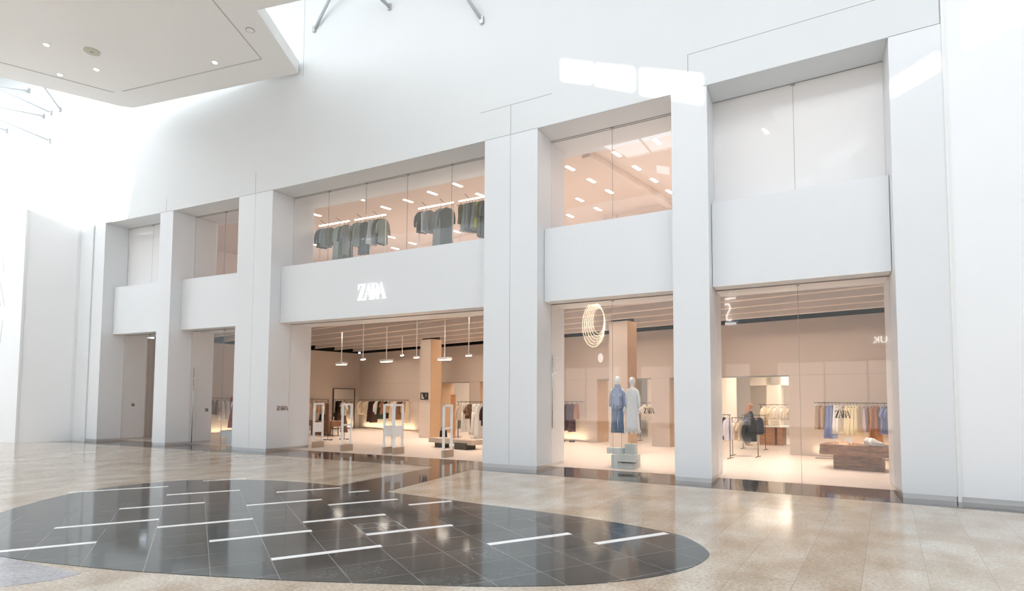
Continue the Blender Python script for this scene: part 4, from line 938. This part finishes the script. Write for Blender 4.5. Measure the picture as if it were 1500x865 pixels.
for k, (u, n) in enumerate(pts):
    p = uv(u, n)
    if cl0 is None:
        cl0 = thing('linear_light', (0, 0, 0), -AL, '', 'light')
        b = MB(); b.box(-.07, .07, -.24, .24, -.012, 0); b.build('frame', M_white, cl0)
        b = MB(); b.box(-.055, .055, -.225, .225, -.018, -.006); b.build('diffuser', M_led, cl0); c = cl0
    else: c = copy_tree(cl0)
    c.location = (p.x, p.y, 9.93); c['group'] = 'short light strips in the upper ceiling'
    bay = 'the upper window over the mannequins' if -11 < u < -4 else 'the long upper window' if -22 < u <= -11 else 'the milky upper window' if u >= -4 else 'the narrow left upper windows'
    row = ['nearest the glass', 'second row from the glass', 'third row from the glass', 'fourth row from the glass', 'fifth row', 'sixth row'][int(round((n + 1.15) / 1.4))] if n < 6.5 else 'back row'
    c['label'] = f'short glowing ceiling strip in {bay}, {row}' 
# upper racks along the glass: white lit rails
def upper_rack(x0, x1, label, zr=9.03):
    y0, y1 = 2.45 + bend(x0), 2.45 + bend(x1)
    t = thing('lit_clothes_rack', (x0, y0, 5.98), math.atan2(y1 - y0, x1 - x0), label, 'clothes rack')
    w = x1 - x0
    b = MB(); b.box(0, w, -.03, .03, zr - 5.98, zr - 5.98 + .05); b.build('rail', M_rod, t)
    b = MB(); b.box(.02, w - .02, -.035, -.028, zr - 5.98 + .005, zr - 5.98 + .045); b.build('light_strip', M_led, t)
    for q in (.03, .5, .97):
        b = MB(); b.box(w * q - .016, w * q + .016, -.016, .016, 0, zr - 5.98); b.build('post', M_rod, t)
    for q in (.03, .97):
        b = MB(); b.box(w * q - .03, w * q + .03, -.3, .3, 0, .03); b.build('foot', M_rod, t)
    for q in (.25, .75):
        b = MB(); b.tube([(w * q, 0, zr - 5.98 + .03), (w * q + .05, -.4, zr - 5.98 + .1)], .01, 6); b.build('arm', M_metal, t, True)
def ufill(items, place, group, zr=9.03):
    for k, (x, kind, L, W, col, r) in enumerate(items):
        c = CN.get(col, col)
        hang(kind, L, W, col, (x, 2.45 + bend(x), zr - .02), (r if r < .3 else 1.0 + .3 * r) + R_.uniform(-.12, .12), f'{c} {KN[kind]}, {ORD[k]} on {place}', KN[kind].split()[-1], group, seed=k)
upper_rack(-17.85, -16.2, 'lit white rack at the left end of the long upper window')
upper_rack(-15.95, -14.35, 'lit white rack left of centre in the long upper window')
upper_rack(-12.85, -11.25, 'lit white rack right of centre in the long upper window')
upper_rack(-11.05, -9.2, 'lit white rack at the right end of the long upper window')
ufill([(-17.7, 'top', .8, .5, 'dkgrey', .5), (-17.45, 'top', .78, .5, 'grey', .7), (-17.2, 'vest', .7, .4, 'olive', .9), (-16.75, 'coat', 1.35, .56, 'greygreen', .25), (-16.5, 'coat', 1.42, .58, 'olive', .15), (-16.3, 'coat', 1.3, .5, 'grey', .5)], 'the far left upper rack', 'clothes on the far left upper rack')
ufill([(-15.8, 'top', .95, .5, 'grey', .5), (-15.66, 'top', 1.0, .5, 'greygreen', .6), (-15.45, 'coat', 1.3, .52, 'dkgrey', .2), (-15.15, 'skirt', .95, .3, 'ltgrey', 1.0), (-15.02, 'skirt', .98, .3, 'ltgrey', 1.0), (-14.8, 'top', .95, .46, 'grey', .8), (-14.66, 'top', 1.0, .48, 'dkgrey', .8), (-14.52, 'top', .98, .48, 'greygreen', .7)], 'the upper rack left of centre', 'clothes on the second upper rack')
ufill([(-12.7, 'top', .8, .48, 'dkgrey', .5), (-12.5, 'vest', .8, .42, 'ltgrey', .4), (-12.3, 'vest', .85, .42, 'grey', .5), (-11.85, 'coat', 1.45, .6, 'grey', .2), (-11.6, 'coat', 1.5, .62, 'dkgrey', .1)], 'the upper rack right of centre', 'clothes on the third upper rack')
ufill([(-10.95, 'vest', .7, .3, 'olive', .9), (-10.75, 'skirt', 1.0, .34, 'grey', 1.0), (-10.62, 'skirt', 1.0, .34, 'grey', 1.0), (-10.49, 'skirt', 1.05, .34, 'dkgrey', 1.0), (-10.36, 'skirt', 1.0, .34, 'grey', 1.0), (-10.22, 'dress', .95, .34, 'lime', .9), (-10.05, 'coat', 1.3, .5, 'olive', .5), (-9.85, 'coat', 1.35, .52, 'dkgrey', .4), (-9.65, 'coat', 1.45, .54, 'grey', .4), (-9.4, 'coat', 1.45, .54, 'dkgrey', .4)], 'the far right upper rack', 'clothes on the fourth upper rack')
upper_rack(-20.9, -19.8, 'lit white rack in the second narrow upper window', 8.6)
ufill([(-20.6, 'top', .9, .5, 'grey', .3), (-20.3, 'top', .9, .5, 'dkgrey', .3)], 'the narrow-window upper rack', 'clothes in the narrow upper window', 8.6)
# dark clothes far back in the upper mannequin bay
bar_rail('clothes_rack', uv(-6.2, 6.4, 8.25), uv(-4.6, 6.4, 8.25), 'rack of dark clothes at the right edge of the upper mannequin-bay window', posts=5.98)
fill([(-6.05, 'top', .8, .45, 'black'), (-5.9, 'top', .8, .45, 'dkgrey'), (-5.75, 'top', .8, .45, 'black'), (-5.6, 'top', .8, .45, 'grey'), (-5.45, 'top', .8, .45, 'grey'), (-5.3, 'top', .8, .45, 'dkgrey'), (-5.1, 'top', .8, .45, 'black')], lambda u: uv(u, 6.4, 8.25), RZ, 'the rear upper rack', 'dark clothes in the upper mannequin bay')

# ------------------------------------------------------------------ lit signs across the hall (seen mirrored in the glass)
yo = YO + .06
t = thing('ring_sign', (-15.06, yo, 7.29), 0, 'nested glowing oval rings on the wall across the hall', 'sign')
for k in range(6):
    rx, rz_ = .86 - .085 * k, 1.60 - .135 * k; ox = -.075 * k * -1; oz = .055 * k
    b = MB(); b.tube([(ox + rx * math.cos(2 * PI * i / 40), 0, oz + rz_ * math.sin(2 * PI * i / 40)) for i in range(41)], .016, 6, False); b.build('ring_tube', M_neon, t, True)
t = thing('oval_light', (-14.53, yo, 4.88), 0, 'small white oval lamp below the ring sign across the hall', 'light')
b = MB(); b.loft([[Vector((.19 * math.cos(2 * PI * i / 24), y, .33 * math.sin(2 * PI * i / 24))) for i in range(24)] for y in (0, .04)]); b.build('lamp_face', emit('soft lamp', (1, 1, 1), 4), t)
b = MB(); b.loft([[Vector((.21 * math.cos(2 * PI * i / 24), y, .35 * math.sin(2 * PI * i / 24))) for i in range(24)] for y in (-.06, 0.0)]); b.build('lamp_rim', M_steel, t)
t = thing('lit_sign', (.97, yo, 5.19), 0, 'white lit letters UK on the wall across the hall', 'sign')
o = text_obj('letter_pair', 'UK', .52, M_neonw, .02, (1.0, 1), t); o.rotation_euler = (PI / 2, 0, PI)
t = thing('lit_sign', (-6.78, yo, 6.79), 0, 'white lit vertical lettering with bars and an S across the hall', 'sign')
b = MB(); b.box(-.45, .45, 0, .04, -.05, .08); b.build('sign_bar', M_neonw, t)
b = MB(); b.box(-.45, .45, 0, .04, 1.55, 1.68); b.build('sign_bar', M_neonw, t)
b = MB(); b.box(-.48, -.25, 0, .04, 1.0, 1.12); b.build('sign_bar', M_neonw, t)
b = MB(); b.box(.06, .2, 0, .04, 1.95, 2.06); b.build('sign_dot', M_neonw, t)
b = MB(); b.tube([(-.05 + .22 * q, .02, .35 + w) for q, w in ((-.9, .80), (-.5, .95), (.2, .92), (.7, .72), (.5, .5), (-.0, .32), (-.35, .1), (.0, -.12), (.6, -.16), (1.0, -.08))], .06, 8); b.build('sign_letter', M_neonw, t, True)

# ------------------------------------------------------------------ lights
def area(name, loc, sx, sy, power, col, rz=0, rx=0, spread=None):
    l = bpy.data.lights.new(name, 'AREA'); l.shape = 'RECTANGLE'; l.size = sx; l.size_y = sy; l.energy = power; l.color = col
    if spread: l.spread = spread
    o = bpy.data.objects.new(name, l); COL.objects.link(o); o.location = loc; o.rotation_euler = (rx, 0, rz); return o
W1 = (1, .83, .69)
# unseen area lights added between the baffles to light the shop
for n in (1.3, 2.7, 4.05, 5.4, 6.8):
    for u in ((-24, -16.5, -9, -2) if n > 3 else (-20, -13, -6, -.8)):
        p = uv(u, n); 
        if p.y - bend(p.x) < 2.6: continue
        area('shop_fill_light', (p.x, p.y, 5.58), 5.0, .25, 45, W1, -AL, spread=math.radians(100))
# wall washers at the foot of the rails (glow on the wall near the floor)
for u0, u1 in ((-28.4, -23.3), (-13.2, -11.2), (-1.6, 2.2)):
    p = uv((u0 + u1) / 2, 7.85); area('floor_wash_lamp', (p.x, p.y, .06), u1 - u0, .06, 7 * (u1 - u0), (1, .78, .52), -AL, PI)
for n0, n1 in ((-1.5, .2),):
    p = uv(-28.8, (n0 + n1) / 2); area('floor_wash_lamp', (p.x, p.y, .06), .06, n1 - n0, 10, (1, .78, .52), -AL, PI)
# unseen area lights added beside the fixtures to brighten the back room
for u, n, s in ((-3.9, 14.9, 2.0), (-20, 10.2, 2.2), (-9.2, 10.8, 2.4), (-4.5, 10.2, 2.6), (-4.5, 13.6, 2.6), (-4.2, 18.5, 2.6), (-16.5, 10.4, 2.2)):
    p = uv(u, n); area('back_room_fill', (p.x, p.y, 3.46), s, 2.4, 62, (1, .87, .73), -AL)
# unseen upward lights added over the upper floor to brighten its ceiling
for u, n in ((-24, 2.0), (-18, 2.5), (-12, 3.2), (-6.5, 3.5), (-1, 3.5), (-18, 8), (-10, 9), (-3, 9)):
    p = uv(u, n)
    area('upper_fill_light', (p.x, p.y, 6.1), 4.5, 3.2, 60, (1, .86, .76), -AL, PI)
sun = bpy.data.lights.new('sun', 'SUN'); sun.energy = 7; sun.angle = math.radians(.45); sun.color = (1, .97, .92)
so = bpy.data.objects.new('sun', sun); COL.objects.link(so); so.rotation_euler = SUN.to_track_quat('-Z', 'Y').to_euler()
w = bpy.data.worlds.new('world'); SC.world = w; w.use_nodes = True
bg = w.node_tree.nodes['Background']; bg.inputs[0].default_value = (.80, .90, 1.0, 1); bg.inputs[1].default_value = 3.0

SC.view_settings.view_transform = 'Standard'; SC.view_settings.look = 'None'; SC.view_settings.gamma = 1.0
SC.view_settings.use_curve_mapping = False; SC.view_settings.exposure = 0.42
SC.cycles.max_bounces = 10; SC.cycles.transparent_max_bounces = 24; SC.cycles.diffuse_bounces = 5
